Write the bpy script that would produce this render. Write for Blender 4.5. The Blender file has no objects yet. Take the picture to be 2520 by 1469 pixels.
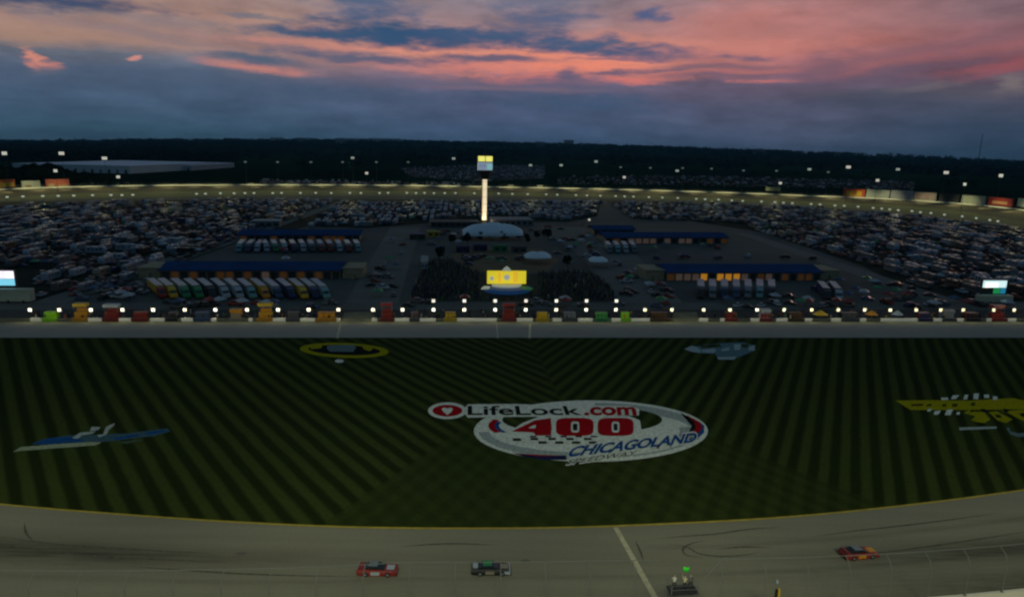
import bpy, math, random
import numpy as np
from mathutils import Vector, Matrix
random.seed(7); rnd = random.Random(11)
scene = bpy.context.scene
R = math.radians
# ------------------------------------------------------------------ camera
# reference pixel frame used for reading the photograph: 2520 x 1469
H = 54.0; FP = 1681.0
ROLL = math.atan2(52, 2520); PITCH = math.atan(369.5*math.cos(ROLL)/FP)
fwd = Vector((0, math.cos(PITCH), -math.sin(PITCH)))
up0 = Vector((0, math.sin(PITCH), math.cos(PITCH))); rt0 = Vector((1, 0, 0))
upv = up0*math.cos(ROLL) - rt0*math.sin(ROLL); rtv = rt0*math.cos(ROLL) + up0*math.sin(ROLL)
cam_d = bpy.data.cameras.new('camera'); cam = bpy.data.objects.new('camera', cam_d)
scene.collection.objects.link(cam); scene.camera = cam
cam.matrix_world = Matrix(((rtv.x, upv.x, -fwd.x, 0), (rtv.y, upv.y, -fwd.y, 0), (rtv.z, upv.z, -fwd.z, H), (0, 0, 0, 1)))
cam_d.sensor_width = 36; cam_d.lens = 36*FP/2520; cam_d.clip_start = 1; cam_d.clip_end = 60000
CAMP = Vector((0, 0, H))
scene.render.resolution_x = 1024; scene.render.resolution_y = 596
scene.view_settings.view_transform = 'Standard'; scene.view_settings.look = 'None'
scene.view_settings.exposure = 0; scene.view_settings.gamma = 1
scene.render.engine = 'CYCLES'
scene.cycles.filter_width = 2.3
scene.cycles.max_bounces = 4; scene.cycles.diffuse_bounces = 2; scene.cycles.glossy_bounces = 2
scene.cycles.transmission_bounces = 3; scene.cycles.transparent_max_bounces = 6; scene.cycles.volume_bounces = 0
scene.cycles.use_denoising = True; scene.cycles.sample_clamp_indirect = 2.0

def ray(x, y):
    return (rtv*(x-1260) + upv*(734.5-y) + fwd*FP).normalized()
def P(x, y, z=0.0):
    d = ray(x, y); t = (z-H)/d.z
    return Vector((d.x*t, d.y*t, z))
def proj(p):
    v = Vector(p)-CAMP; z = v.dot(fwd); return 1260+v.dot(rtv)*FP/z, 734.5-v.dot(upv)*FP/z
def srgb(r, g, b):
    f = lambda c: (c/255)/12.92 if c/255 <= .04045 else ((c/255+.055)/1.055)**2.4
    return (f(r), f(g), f(b), 1)
# ------------------------------------------------------------------ sky
world = bpy.data.worlds.new('World'); scene.world = world; world.use_nodes = True
wt = world.node_tree; wt.nodes.clear()
def N(t, typ, **kw):
    n = t.nodes.new(typ)
    for k, v in kw.items():
        if k == 'ins':
            for i, val in v.items(): n.inputs[i].default_value = val
        else: setattr(n, k, v)
    return n
def L(t, a, b): t.links.new(a, b)
def M(t, op, a, b=None, clamp=False):
    n = t.nodes.new('ShaderNodeMath'); n.operation = op; n.use_clamp = clamp
    for i, s in enumerate((a, b)):
        if s is None: continue
        if isinstance(s, (int, float)): n.inputs[i].default_value = s
        else: t.links.new(s, n.inputs[i])
    return n.outputs[0]
def AE(x, y):
    d = ray(x, y); return math.atan2(d.x, d.y), math.asin(d.z)
def mixc(t, fac, a, b, bt='MIX'):
    n = t.nodes.new('ShaderNodeMix'); n.data_type = 'RGBA'; n.blend_type = bt
    for s, v in ((0, fac), (6, a), (7, b)):
        if isinstance(v, (int, float)): n.inputs[s].default_value = v
        elif isinstance(v, tuple): n.inputs[s].default_value = v
        else: t.links.new(v, n.inputs[s])
    return n.outputs[2]
def build_sky():
    t = wt
    tc = N(t, 'ShaderNodeTexCoord'); sep = N(t, 'ShaderNodeSeparateXYZ'); L(t, tc.outputs['Generated'], sep.inputs[0])
    az = M(t, 'ARCTAN2', sep.outputs[0], sep.outputs[1]); el = M(t, 'ARCSINE', sep.outputs[2])
    comb = N(t, 'ShaderNodeCombineXYZ'); L(t, az, comb.inputs[0]); L(t, el, comb.inputs[1])
    def noise(sc, detail, mx, my, rough=.55):
        mp = N(t, 'ShaderNodeMapping'); mp.inputs['Scale'].default_value = (mx, my, 1); L(t, comb.outputs[0], mp.inputs[0])
        n = N(t, 'ShaderNodeTexNoise'); n.inputs['Scale'].default_value = sc; n.inputs['Detail'].default_value = detail
        n.inputs['Roughness'].default_value = rough; L(t, mp.outputs[0], n.inputs['Vector']); return n
    nw = noise(1, 5, 7, 34, .6)
    sub = N(t, 'ShaderNodeVectorMath', operation='SUBTRACT'); L(t, nw.outputs['Color'], sub.inputs[0]); sub.inputs[1].default_value = (.5, .5, .5)
    mul = N(t, 'ShaderNodeVectorMath', operation='MULTIPLY'); L(t, sub.outputs[0], mul.inputs[0]); mul.inputs[1].default_value = (.11, .026, 0)
    add = N(t, 'ShaderNodeVectorMath', operation='ADD'); L(t, comb.outputs[0], add.inputs[0]); L(t, mul.outputs[0], add.inputs[1])
    wv = add.outputs[0]
    s2 = N(t, 'ShaderNodeSeparateXYZ'); L(t, wv, s2.inputs[0])
    elw = M(t, 'MULTIPLY', s2.outputs[1], FP/420.0)          # 0..1 over 420 reference pixels
    def ramp(pts):
        r = N(t, 'ShaderNodeValToRGB'); L(t, elw, r.inputs[0]); e = r.color_ramp.elements
        r.color_ramp.interpolation = 'EASE' if False else 'LINEAR'
        while len(e) < len(pts): e.new(.5)
        for i, (p, c) in enumerate(pts): e[i].position = max(0, p/420); e[i].color = srgb(*c)
        return r.outputs[0]
    zen = (54, 78, 90)
    left = ramp([(0, (44, 66, 82)), (30, (46, 70, 88)), (90, (64, 84, 108)), (140, (82, 95, 118)), (172, (104, 110, 124)), (198, (152, 124, 118)), (260, (164, 130, 118)), (330, (156, 138, 134)), (400, (120, 120, 135))])
    mid = ramp([(0, (46, 66, 88)), (40, (56, 74, 100)), (100, (74, 84, 112)), (150, (104, 98, 122)), (182, (176, 120, 120)), (214, (208, 136, 122)), (262, (158, 126, 128)), (330, (134, 124, 136)), (400, (110, 112, 132))])
    rgt = ramp([(0, (46, 62, 82)), (40, (62, 72, 94)), (105, (78, 80, 102)), (152, (104, 90, 110)), (185, (152, 102, 110)), (235, (192, 120, 112)), (300, (176, 120, 118)), (360, (150, 122, 126)), (405, (120, 110, 126))])
    far = ramp([(0, (36, 54, 72)), (60, (48, 62, 82)), (120, (70, 74, 92)), (150, (96, 82, 98)), (180, (122, 82, 94)), (220, (146, 94, 98)), (270, (126, 98, 106)), (360, (118, 104, 114)), (405, (100, 98, 114))])
    def azr(x0, x1):
        m = N(t, 'ShaderNodeMapRange', interpolation_type='SMOOTHSTEP'); L(t, az, m.inputs[0])
        m.inputs[1].default_value = AE(x0, 300)[0]; m.inputs[2].default_value = AE(x1, 300)[0]; return m.outputs[0]
    c = mixc(t, azr(350, 1250), left, mid); c = mixc(t, azr(1350, 1950), c, rgt); c = mixc(t, azr(1950, 2430), c, far)
    # high sky above the frame: Nishita dusk air under thin grey-blue cloud
    ns = N(t, 'ShaderNodeTexSky'); ns.sky_type = 'NISHITA'; ns.sun_disc = False; ns.sun_elevation = R(1.5); ns.sun_rotation = R(35)
    nsm = mixc(t, 1.0, ns.outputs[0], (.012, .012, .012, 1), 'MULTIPLY')
    hm = N(t, 'ShaderNodeMapRange', interpolation_type='SMOOTHSTEP'); L(t, el, hm.inputs[0]); hm.inputs[1].default_value = .2; hm.inputs[2].default_value = .55
    hi = mixc(t, 1.0, srgb(*zen), nsm, 'ADD')
    c = mixc(t, hm.outputs[0], c, hi)
    # away from the afterglow (beside and behind the photographer) the low sky is plain blue grey
    ab = N(t, 'ShaderNodeMapRange', interpolation_type='SMOOTHSTEP'); L(t, M(t, 'ABSOLUTE', az), ab.inputs[0]); ab.inputs[1].default_value = R(48); ab.inputs[2].default_value = R(85)
    c = mixc(t, ab.outputs[0], c, srgb(52, 76, 96))
    lf = N(t, 'ShaderNodeMapRange', interpolation_type='SMOOTHSTEP'); L(t, el, lf.inputs[0]); lf.inputs[1].default_value = .09; lf.inputs[2].default_value = 0; lf.inputs[3].default_value = 1; lf.inputs[4].default_value = 1.45
    lg_ = N(t, 'ShaderNodeCombineColor'); [L(t, lf.outputs[0], lg_.inputs[i]) for i in range(3)]; c = mixc(t, 1.0, c, lg_.outputs[0], 'MULTIPLY')
    # soft large mottling and fine streaks
    n1 = noise(1, 6, 10, 34, .62); m1 = N(t, 'ShaderNodeMapRange'); L(t, n1.outputs['Fac'], m1.inputs[0])
    for i, v in enumerate((.3, .7, .76, 1.26)): m1.inputs[i+1].default_value = v
    g = N(t, 'ShaderNodeCombineColor'); [L(t, m1.outputs[0], g.inputs[i]) for i in range(3)]
    c = mixc(t, 1.0, c, g.outputs[0], 'MULTIPLY')
    blobs = [  # x, y, half width, half height, colour, strength, tilt
        (60, 75, 200, 16, (176, 138, 112), .5, .04), (430, 105, 300, 12, (172, 136, 124), .5, .12), (660, 50, 60, 16, (182, 146, 126), .5, 0),
        (250, 40, 420, 10, (120, 122, 132), .45, .02), (760, 118, 240, 12, (112, 110, 126), .6, .1), (400, 92, 330, 8, (126, 116, 126), .5, .15),
        (1000, 124, 330, 9, (226, 146, 122), .8, .03), (620, 162, 130, 9, (214, 134, 118), .8, .05), (1240, 166, 240, 16, (222, 132, 116), .8, .02),
        (1420, 146, 230, 16, (238, 142, 114), .9, .05), (1500, 172, 200, 16, (238, 138, 112), .9, .05), (1330, 195, 110, 10, (222, 124, 110), .8, 0),
        (1560, 100, 260, 9, (214, 140, 122), .6, .1), (1560, 196, 80, 6, (226, 120, 106), .8, 0), (1870, 199, 70, 4, (206, 118, 112), .8, 0),
        (1830, 88, 130, 55, (204, 126, 112), .55, 0), (2240, 150, 230, 14, (160, 98, 100), .7, -.25), (2460, 165, 90, 12, (156, 86, 92), .8, -.35),
        (1780, 176, 230, 8, (176, 108, 108), .7, -.05), (2050, 60, 300, 30, (150, 112, 116), .4, -.1),
        (96, 158, 14, 10, (214, 136, 120), .95, .7), (124, 158, 20, 7, (222, 138, 118), .95, 0), (110, 141, 11, 12, (226, 142, 120), .95, 0), (112, 176, 30, 9, (120, 112, 124), .6, 0), (340, 149, 16, 4, (230, 150, 132), .9, -.3),
        (130, 4, 250, 17, (44, 72, 108), 1, 0), (900, 8, 110, 17, (62, 92, 130), .9, .12), (900, 44, 95, 12, (70, 94, 128), .85, .05),
        (930, 84, 190, 24, (44, 80, 116), 1, 0), (1120, 96, 300, 20, (48, 82, 118), 1, .04), (770, 80, 150, 6, (58, 86, 118), .9, -.03),
        (1310, 55, 110, 24, (78, 94, 126), .85, -.1), (1390, 50, 90, 9, (86, 98, 130), .7, 0), (1330, 8, 110, 12, (96, 106, 134), .7, 0), (1250, 90, 150, 12, (66, 90, 124), .8, 0),
        (1500, 122, 210, 14, (62, 86, 122), 1, .09), (1420, 104, 90, 10, (74, 94, 126), .8, 0), (1582, 38, 24, 15, (72, 92, 134), 1, 0), (1622, 47, 13, 9, (90, 98, 134), .9, 0),
        (612, 42, 60, 5, (110, 112, 126), .8, .1), (630, 146, 110, 9, (70, 94, 120), .95, .04), (890, 141, 190, 10, (72, 90, 120), .9, .04), (1200, 148, 150, 8, (70, 88, 118), .95, .02),
        (1500, 146, 110, 4, (120, 96, 120), .7, 0), (1392, 190, 24, 14, (84, 90, 120), .9, 0), (1370, 206, 110, 12, (88, 92, 120), .8, 0), (1500, 182, 70, 6, (84, 88, 116), .9, -.04),
        (1610, 172, 110, 5, (96, 92, 116), .85, -.05), (1750, 162, 120, 5, (104, 92, 112), .7, 0), (1850, 140, 42, 6, (106, 92, 116), .85, 0), (1760, 184, 120, 5, (108, 92, 114), .8, 0),
        (1440, 252, 170, 24, (58, 84, 114), .75, 0), (2000, 170, 90, 24, (112, 88, 108), .7, -.3), (2130, 190, 260, 12, (96, 84, 104), .7, -.22), (2300, 120, 260, 16, (118, 92, 106), .5, -.25),
        (2270, 218, 75, 8, (112, 104, 112), .8, -.2), (2485, 206, 44, 13, (126, 116, 116), .8, -.2), (2230, 232, 300, 14, (92, 86, 98), .5, 0), (2150, 245, 110, 16, (64, 74, 92), .6, 0),
        (460, 200, 460, 22, (70, 92, 116), .5, 0), (1150, 205, 300, 12, (108, 98, 118), .5, 0), (1260, 218, 200, 6, (128, 104, 120), .6, 0), (900, 232, 420, 16, (62, 84, 112), .5, 0)]
    ed = noise(1, 6, 26, 95, .62)
    edm = M(t, 'MULTIPLY', M(t, 'SUBTRACT', ed.outputs['Fac'], .5), 1.9)
    for (x, y, hx, hy, col, st, tilt) in blobs:
        a, e = AE(x, y); ca = math.cos(a)
        mp = N(t, 'ShaderNodeMapping'); mp.vector_type = 'TEXTURE'; L(t, wv, mp.inputs[0])
        mp.inputs['Location'].default_value = (a, e, 0); mp.inputs['Rotation'].default_value = (0, 0, -tilt*.6)
        mp.inputs['Scale'].default_value = (hx/FP*ca*ca*1.25, hy/FP*1.3, 1)
        ln = N(t, 'ShaderNodeVectorMath', operation='LENGTH'); L(t, mp.outputs[0], ln.inputs[0])
        d = M(t, 'ADD', ln.outputs['Value'], edm)
        m = N(t, 'ShaderNodeMapRange', interpolation_type='SMOOTHSTEP'); L(t, d, m.inputs[0])
        for i, v in enumerate((1.35, .15, 0, st*.9)): m.inputs[i+1].default_value = v
        c = mixc(t, m.outputs[0], c, srgb(*col))
    bw0 = N(t, 'ShaderNodeRGBToBW'); L(t, c, bw0.inputs[0]); g0 = N(t, 'ShaderNodeCombineColor'); [L(t, bw0.outputs[0], g0.inputs[i]) for i in range(3)]; c = mixc(t, .03, c, g0.outputs[0])
    # below the horizon
    bm = N(t, 'ShaderNodeMapRange'); L(t, el, bm.inputs[0])
    for i, v in enumerate((-.02, 0.0, 0, 1)): bm.inputs[i+1].default_value = v
    c = mixc(t, bm.outputs[0], (.01, .013, .015, 1), c)
    bg = N(t, 'ShaderNodeBackground'); L(t, c, bg.inputs[0]); bg.inputs[1].default_value = SKY
    out = N(t, 'ShaderNodeOutputWorld'); L(t, bg.outputs[0], out.inputs[0])
SKY = 1.0
build_sky(); world.cycles.sampling_method = 'MANUAL'; world.cycles.sample_map_resolution = 512
# last glow of the set sun
sd = bpy.data.lights.new('sun', 'SUN'); sd.energy = .1; sd.angle = R(15); sd.color = (1, .62, .45)
so = bpy.data.objects.new('sun', sd); scene.collection.objects.link(so)
so.rotation_euler = Vector((-math.sin(R(35)), -math.cos(R(35)), -math.tan(R(4)))).to_track_quat('-Z', 'Y').to_euler()
def spot(name, loc, target, power, col, ang=70, blend=1, rad=2.0):
    l = bpy.data.lights.new(name, 'SPOT'); l.energy = power; l.color = col; l.spot_size = R(ang); l.spot_blend = blend; l.shadow_soft_size = rad
    o = bpy.data.objects.new(name, l); scene.collection.objects.link(o); o.location = loc
    o.rotation_euler = (Vector(target)-Vector(loc)).to_track_quat('-Z', 'Y').to_euler(); return o
# floodlights on the grandstand roof behind the photographer, lighting the front stretch
for i in range(9):
    x = -200+50*i
    spot('grandstand_floodlight', (x, 6, 60), (x*1.05, 88, 0), 118000*(1.25 if i in (3, 4, 5) else .95), (1, .97, .62), 56, 1, 12)
# ------------------------------------------------------------------ helpers
def link(o): scene.collection.objects.link(o); return o
def tag(o, label=None, cat=None, group=None, kind=None):
    if label: o['label'] = label
    if cat: o['category'] = cat
    if group: o['group'] = group
    if kind: o['kind'] = kind
    return o
def mat(name, col, rough=.7, metal=0.0, noise=0.0, nscale=1.0, emit=None, estr=0.0, spec=.3, col2=None):
    m = bpy.data.materials.new(name); m.use_nodes = True; t = m.node_tree; b = t.nodes['Principled BSDF']
    if len(col) == 3: col = (*col, 1)
    b.inputs['Base Color'].default_value = col; b.inputs['Roughness'].default_value = rough; b.inputs['Metallic'].default_value = metal
    b.inputs['Specular IOR Level'].default_value = spec
    if noise:
        tc = N(t, 'ShaderNodeTexCoord'); n = N(t, 'ShaderNodeTexNoise'); n.inputs['Scale'].default_value = nscale; n.inputs['Detail'].default_value = 5
        L(t, tc.outputs['Object'], n.inputs['Vector'])
        c2 = col2 if col2 else tuple(c*(1-noise) for c in col[:3])
        mr = N(t, 'ShaderNodeMapRange'); L(t, n.outputs['Fac'], mr.inputs[0]); mr.inputs[1].default_value = .32; mr.inputs[2].default_value = .68
        L(t, mixc(t, mr.outputs[0], (*c2[:3], 1), col), b.inputs['Base Color'])
    if emit:
        b.inputs['Emission Color'].default_value = (*emit[:3], 1); b.inputs['Emission Strength'].default_value = estr
    return m
class MB:
    def __init__(s): s.v = []; s.f = []; s.m = []
    def add(s, vs, fs, mi=0):
        o = len(s.v); s.v += [tuple(v) for v in vs]; s.f += [tuple(i+o for i in f) for f in fs]; s.m += [mi]*len(fs); return s
    def box(s, c, sz, rz=0, mi=0, taper=1.0):
        cx, cy, cz = c; hx, hy, hz = sz[0]/2, sz[1]/2, sz[2]/2; cr, sr = math.cos(rz), math.sin(rz); vs = []
        for z, k in ((-hz, 1), (hz, taper)):
            for x, y in ((-hx, -hy), (hx, -hy), (hx, hy), (-hx, hy)):
                x *= k; y *= k; vs.append((cx+x*cr-y*sr, cy+x*sr+y*cr, cz+z))
        return s.add(vs, [(3, 2, 1, 0), (4, 5, 6, 7), (0, 1, 5, 4), (1, 2, 6, 5), (2, 3, 7, 6), (3, 0, 4, 7)], mi)
    def prism(s, poly, z0, z1, mi=0):
        n = len(poly); vs = [(x, y, z0) for x, y in poly]+[(x, y, z1) for x, y in poly]
        return s.add(vs, [tuple(range(n-1, -1, -1)), tuple(range(n, 2*n))]+[(i, (i+1) % n, n+(i+1) % n, n+i) for i in range(n)], mi)
    def side(s, prof, y0, y1, mi=0):   # profile in x,z extruded over y
        n = len(prof); vs = [(x, y0, z) for x, z in prof]+[(x, y1, z) for x, z in prof]
        return s.add(vs, [tuple(range(n)), tuple(range(2*n-1, n-1, -1))]+[(i, n+i, n+(i+1) % n, (i+1) % n) for i in range(n)], mi)
    def cyl(s, p0, p1, r0, r1=None, n=10, mi=0):
        r1 = r0 if r1 is None else r1; p0 = Vector(p0); p1 = Vector(p1); d = (p1-p0).normalized()
        a = d.orthogonal().normalized(); b = d.cross(a); vs = []
        for p, r in ((p0, r0), (p1, r1)):
            for i in range(n): w = 2*math.pi*i/n; vs.append(p+a*math.cos(w)*r+b*math.sin(w)*r)
        return s.add(vs, [tuple(range(n-1, -1, -1)), tuple(range(n, 2*n))]+[(i, (i+1) % n, n+(i+1) % n, n+i) for i in range(n)], mi)
    def loft(s, rings, mi=0, cap=True):
        n = len(rings[0]); vs = [p for r in rings for p in r]; fs = []
        for k in range(len(rings)-1):
            for i in range(n): fs.append((k*n+i, k*n+(i+1) % n, (k+1)*n+(i+1) % n, (k+1)*n+i))
        if cap: fs += [tuple(range(n-1, -1, -1)), tuple(range((len(rings)-1)*n, len(rings)*n))]
        return s.add(vs, fs, mi)
    def mesh(s, name, mats, smooth=False):
        me = bpy.data.meshes.new(name); me.from_pydata(s.v, [], s.f)
        for m in (mats if isinstance(mats, (list, tuple)) else [mats]): me.materials.append(m)
        me.polygons.foreach_set('material_index', s.m)
        if smooth: me.polygons.foreach_set('use_smooth', [True]*len(s.f))
        me.update(); return me
    def build(s, name, mats, parent=None, loc=(0, 0, 0), rz=0, smooth=False):
        o = bpy.data.objects.new(name, s.mesh(name, mats, smooth)); link(o); o.location = loc; o.rotation_euler = (0, 0, rz)
        if parent: o.parent = parent
        return o
def empty(name, loc, rz=0):
    o = bpy.data.objects.new(name, None); o.empty_display_size = .5; link(o); o.location = loc; o.rotation_euler = (0, 0, rz); return o
def copy_tree(o, parent=None):
    c = o.copy(); link(c)
    if parent: c.parent = parent
    for ch in list(o.children): copy_tree(ch, c)
    return c
def ang(a, b): return math.atan2(b.y-a.y, b.x-a.x)
PITD = ang(P(0, 795), P(2520, 795))            # direction of pit road
UX = Vector((math.cos(PITD), math.sin(PITD), 0)); UY = Vector((-math.sin(PITD), math.cos(PITD), 0))
# ------------------------------------------------------------------ terrain
offs = [(-2000, 0), (0, 1), (300, 7), (600, 13), (900, 18), (1260, 20), (1500, 19.5), (1890, 13), (2200, 9), (2362, 5), (2520, 1), (4500, 0)]
azs = [math.atan((x-1260)/FP) for x, _ in offs]
def hmax(az): return float(np.interp(az, azs, [o for _, o in offs]))/FP*7500/math.cos(az) + 1.0
def zg(x, y):
    d = math.hypot(x, y)
    if y <= 0 or d < 1700: return 0.0
    s = min(1, (d-1700)/(7500-1700)); s = s*s*(3-2*s)
    az = math.atan2(x, y); k = 1-max(0, min(1, (d-9000)/9000))
    return (54*s*0 + hmax(az)*s)*k
def PT(x, y):           # pixel -> point on the terrain
    d = ray(x, y); t = 60.0
    while t < 12000:
        p = CAMP+d*t
        if p.z <= zg(p.x, p.y)+.01: return Vector((p.x, p.y, zg(p.x, p.y)))
        t *= 1.004
    p = CAMP+d*7000; return Vector((p.x, p.y, zg(p.x, p.y)))
def PD(x, D):
    d = ray(x, 400); h = Vector((d.x, d.y, 0)).normalized()*D; return Vector((h.x, h.y, zg(h.x, h.y)))
def gnd_material():
    m = bpy.data.materials.new('ground_earth'); m.use_nodes = True; t = m.node_tree; b = t.nodes['Principled BSDF']; b.inputs['Roughness'].default_value = .95
    b.inputs['Specular IOR Level'].default_value = 0
    tc = N(t, 'ShaderNodeTexCoord')
    def no(s, d=5):
        n = N(t, 'ShaderNodeTexNoise'); n.inputs['Scale'].default_value = s; n.inputs['Detail'].default_value = d; L(t, tc.outputs['Object'], n.inputs['Vector']); return n.outputs['Fac']
    def st(a, lo, hi):
        r = N(t, 'ShaderNodeMapRange', interpolation_type='SMOOTHSTEP'); L(t, a, r.inputs[0]); r.inputs[1].default_value = lo; r.inputs[2].default_value = hi; return r.outputs[0]
    c = mixc(t, st(no(.0016, 4), .42, .58), (.006, .024, .01, 1), (.012, .042, .015, 1))
    c = mixc(t, st(no(.012, 6), .35, .7), c, (.012, .034, .018, 1))
    v = N(t, 'ShaderNodeTexVoronoi'); v.inputs['Scale'].default_value = .0022; L(t, tc.outputs['Object'], v.inputs['Vector'])
    bwn = N(t, 'ShaderNodeRGBToBW'); L(t, v.outputs['Color'], bwn.inputs[0]); gg = N(t, 'ShaderNodeCombineColor'); [L(t, bwn.outputs[0], gg.inputs[i]) for i in range(3)]; c = mixc(t, .6, c, gg.outputs[0], 'MULTIPLY')
    L(t, c, b.inputs['Base Color']); return m
def build_ground():
    rad = [0, 60, 150, 400, 900, 1300, 1700, 2100, 2500, 3000, 3500, 4000, 4500, 5000, 5500, 6000, 6500, 7000, 7500, 8500, 10000, 13000, 18000, 26000]
    azl = [R(a) for a in list(range(-180, -50, 10))+[x*1.0 for x in range(-50, 51)]+list(range(60, 180, 10))]
    mb = MB(); vs = [(0, 0, 0)]; n = len(azl)
    for r in rad[1:]:
        for a in azl:
            x, y = r*math.sin(a), r*math.cos(a); vs.append((x, y, zg(x, y)))
    fs = [(0, 1+(i+1) % n, 1+i) for i in range(n)]
    for k in range(len(rad)-2):
        for i in range(n):
            a = 1+k*n+i; b = 1+k*n+(i+1) % n; fs.append((a, b, b+n, a+n))
    mb.add(vs, fs); o = mb.build('ground', gnd_material(), smooth=True); tag(o, kind='structure')
build_ground()
def sheet(name, pts, z, m, kind='structure'):
    mb = MB(); mb.add([(p.x, p.y, z) for p in pts], [tuple(range(len(pts)))]); o = mb.build(name, m); tag(o, kind=kind)
    if o.data.polygons[0].normal.z < 0: o.data.flip_normals()
    return o
def strip(mb, A, B, za=0, zb=0, mi=0):
    n = len(A); vs = [(p.x, p.y, za) for p in A]+[(p.x, p.y, zb) for p in B]
    mb.add(vs, [(i, i+1, n+i+1, n+i) for i in range(n-1)], mi); return mb
def spline(pts, n=90):
    k = len(pts); tt = [0]
    for i in range(1, k): tt.append(tt[-1]+(pts[i]-pts[i-1]).length)
    ts = np.linspace(0, tt[-1], n); out = []
    X = np.array([[p.x, p.y] for p in pts])
    # cubic hermite with finite-difference tangents
    T = np.zeros_like(X)
    for i in range(k):
        a, b = max(0, i-1), min(k-1, i+1); T[i] = (X[b]-X[a])/(tt[b]-tt[a])
    for s in ts:
        i = min(k-2, max(0, int(np.searchsorted(tt, s)-1))); h = tt[i+1]-tt[i]; u = (s-tt[i])/h
        p = (2*u**3-3*u**2+1)*X[i]+(u**3-2*u**2+u)*h*T[i]+(-2*u**3+3*u**2)*X[i+1]+(u**3-u**2)*h*T[i+1]
        out.append(Vector((p[0], p[1], 0)))
    return out
# ------------------------------------------------------------------ materials of the setting
def asphalt(name, col, dirt=.25, sc=.05, streak=False, warm=None):
    m = bpy.data.materials.new(name); m.use_nodes = True; t = m.node_tree; b = t.nodes['Principled BSDF']; b.inputs['Roughness'].default_value = .9; b.inputs['Specular IOR Level'].default_value = .08
    tc = N(t, 'ShaderNodeTexCoord'); mp = N(t, 'ShaderNodeMapping'); L(t, tc.outputs['Object'], mp.inputs[0])
    mp.inputs['Rotation'].default_value = (0, 0, -PITD); mp.inputs['Scale'].default_value = (.25 if streak else 1, 3 if streak else 1, 1)
    n = N(t, 'ShaderNodeTexNoise'); n.inputs['Scale'].default_value = sc; n.inputs['Detail'].default_value = 8; n.inputs['Roughness'].default_value = .6; L(t, mp.outputs[0], n.inputs['Vector'])
    r = N(t, 'ShaderNodeMapRange'); L(t, n.outputs['Fac'], r.inputs[0]); r.inputs[1].default_value = .3; r.inputs[2].default_value = .7
    c = mixc(t, r.outputs[0], tuple(x*(1-dirt) for x in col)+(1,), tuple(x*(1+dirt*.6) for x in col)+(1,))
    n2 = N(t, 'ShaderNodeTexNoise'); n2.inputs['Scale'].default_value = 2.5; n2.inputs['Detail'].default_value = 4; L(t, tc.outputs['Object'], n2.inputs['Vector'])
    r2 = N(t, 'ShaderNodeMapRange'); L(t, n2.outputs['Fac'], r2.inputs[0]); r2.inputs[3].default_value = .85; r2.inputs[4].default_value = 1.15
    g = N(t, 'ShaderNodeCombineColor'); [L(t, r2.outputs[0], g.inputs[i]) for i in range(3)]
    c = mixc(t, 1, c, g.outputs[0], 'MULTIPLY')
    if streak:   # worn-in racing groove and rubber marks, stored on the mesh as attribute 'rub'
        at = N(t, 'ShaderNodeAttribute'); at.attribute_name = 'rub'
        n3 = N(t, 'ShaderNodeTexNoise'); n3.inputs['Scale'].default_value = .5; n3.inputs['Detail'].default_value = 5; L(t, mp.outputs[0], n3.inputs['Vector'])
        r3 = N(t, 'ShaderNodeMapRange'); L(t, n3.outputs['Fac'], r3.inputs[0]); r3.inputs[1].default_value = .3; r3.inputs[2].default_value = .7; r3.inputs[3].default_value = .55; r3.inputs[4].default_value = 1
        c = mixc(t, M(t, 'MULTIPLY', at.outputs['Fac'], r3.outputs[0]), c, tuple(x*.22 for x in col)+(1,))
    L(t, c, b.inputs['Base Color']); return m
m_track = asphalt('track_asphalt', (.205, .2, .15), .14, .09, True)
m_pit = asphalt('pit_road_asphalt', (.25, .25, .235), .12, .05)
m_infield = asphalt('infield_asphalt', (.1, .106, .1), .3, .02)
m_infield2 = asphalt('paddock_asphalt', (.125, .13, .12), .22, .03)
m_conc = mat('concrete_pale', (.42, .42, .34), .85, noise=.2, nscale=.4)
m_yellow = mat('line_yellow', (.42, .33, .03), .7, noise=.3, nscale=.8)
m_line = mat('line_pale', (.5, .47, .32), .7, noise=.3, nscale=1.2)
m_white = mat('paint_white', (.7, .7, .68), .5); m_black = mat('rubber_black', (.012, .012, .013), .7)
m_steel = mat('galvanised_steel', (.16, .18, .165), .7, .2); m_dsteel = mat('dark_steel', (.05, .05, .052), .5, .5)
m_glass = mat('dark_glass', (.01, .014, .018), .08, 0, spec=.6)
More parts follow.
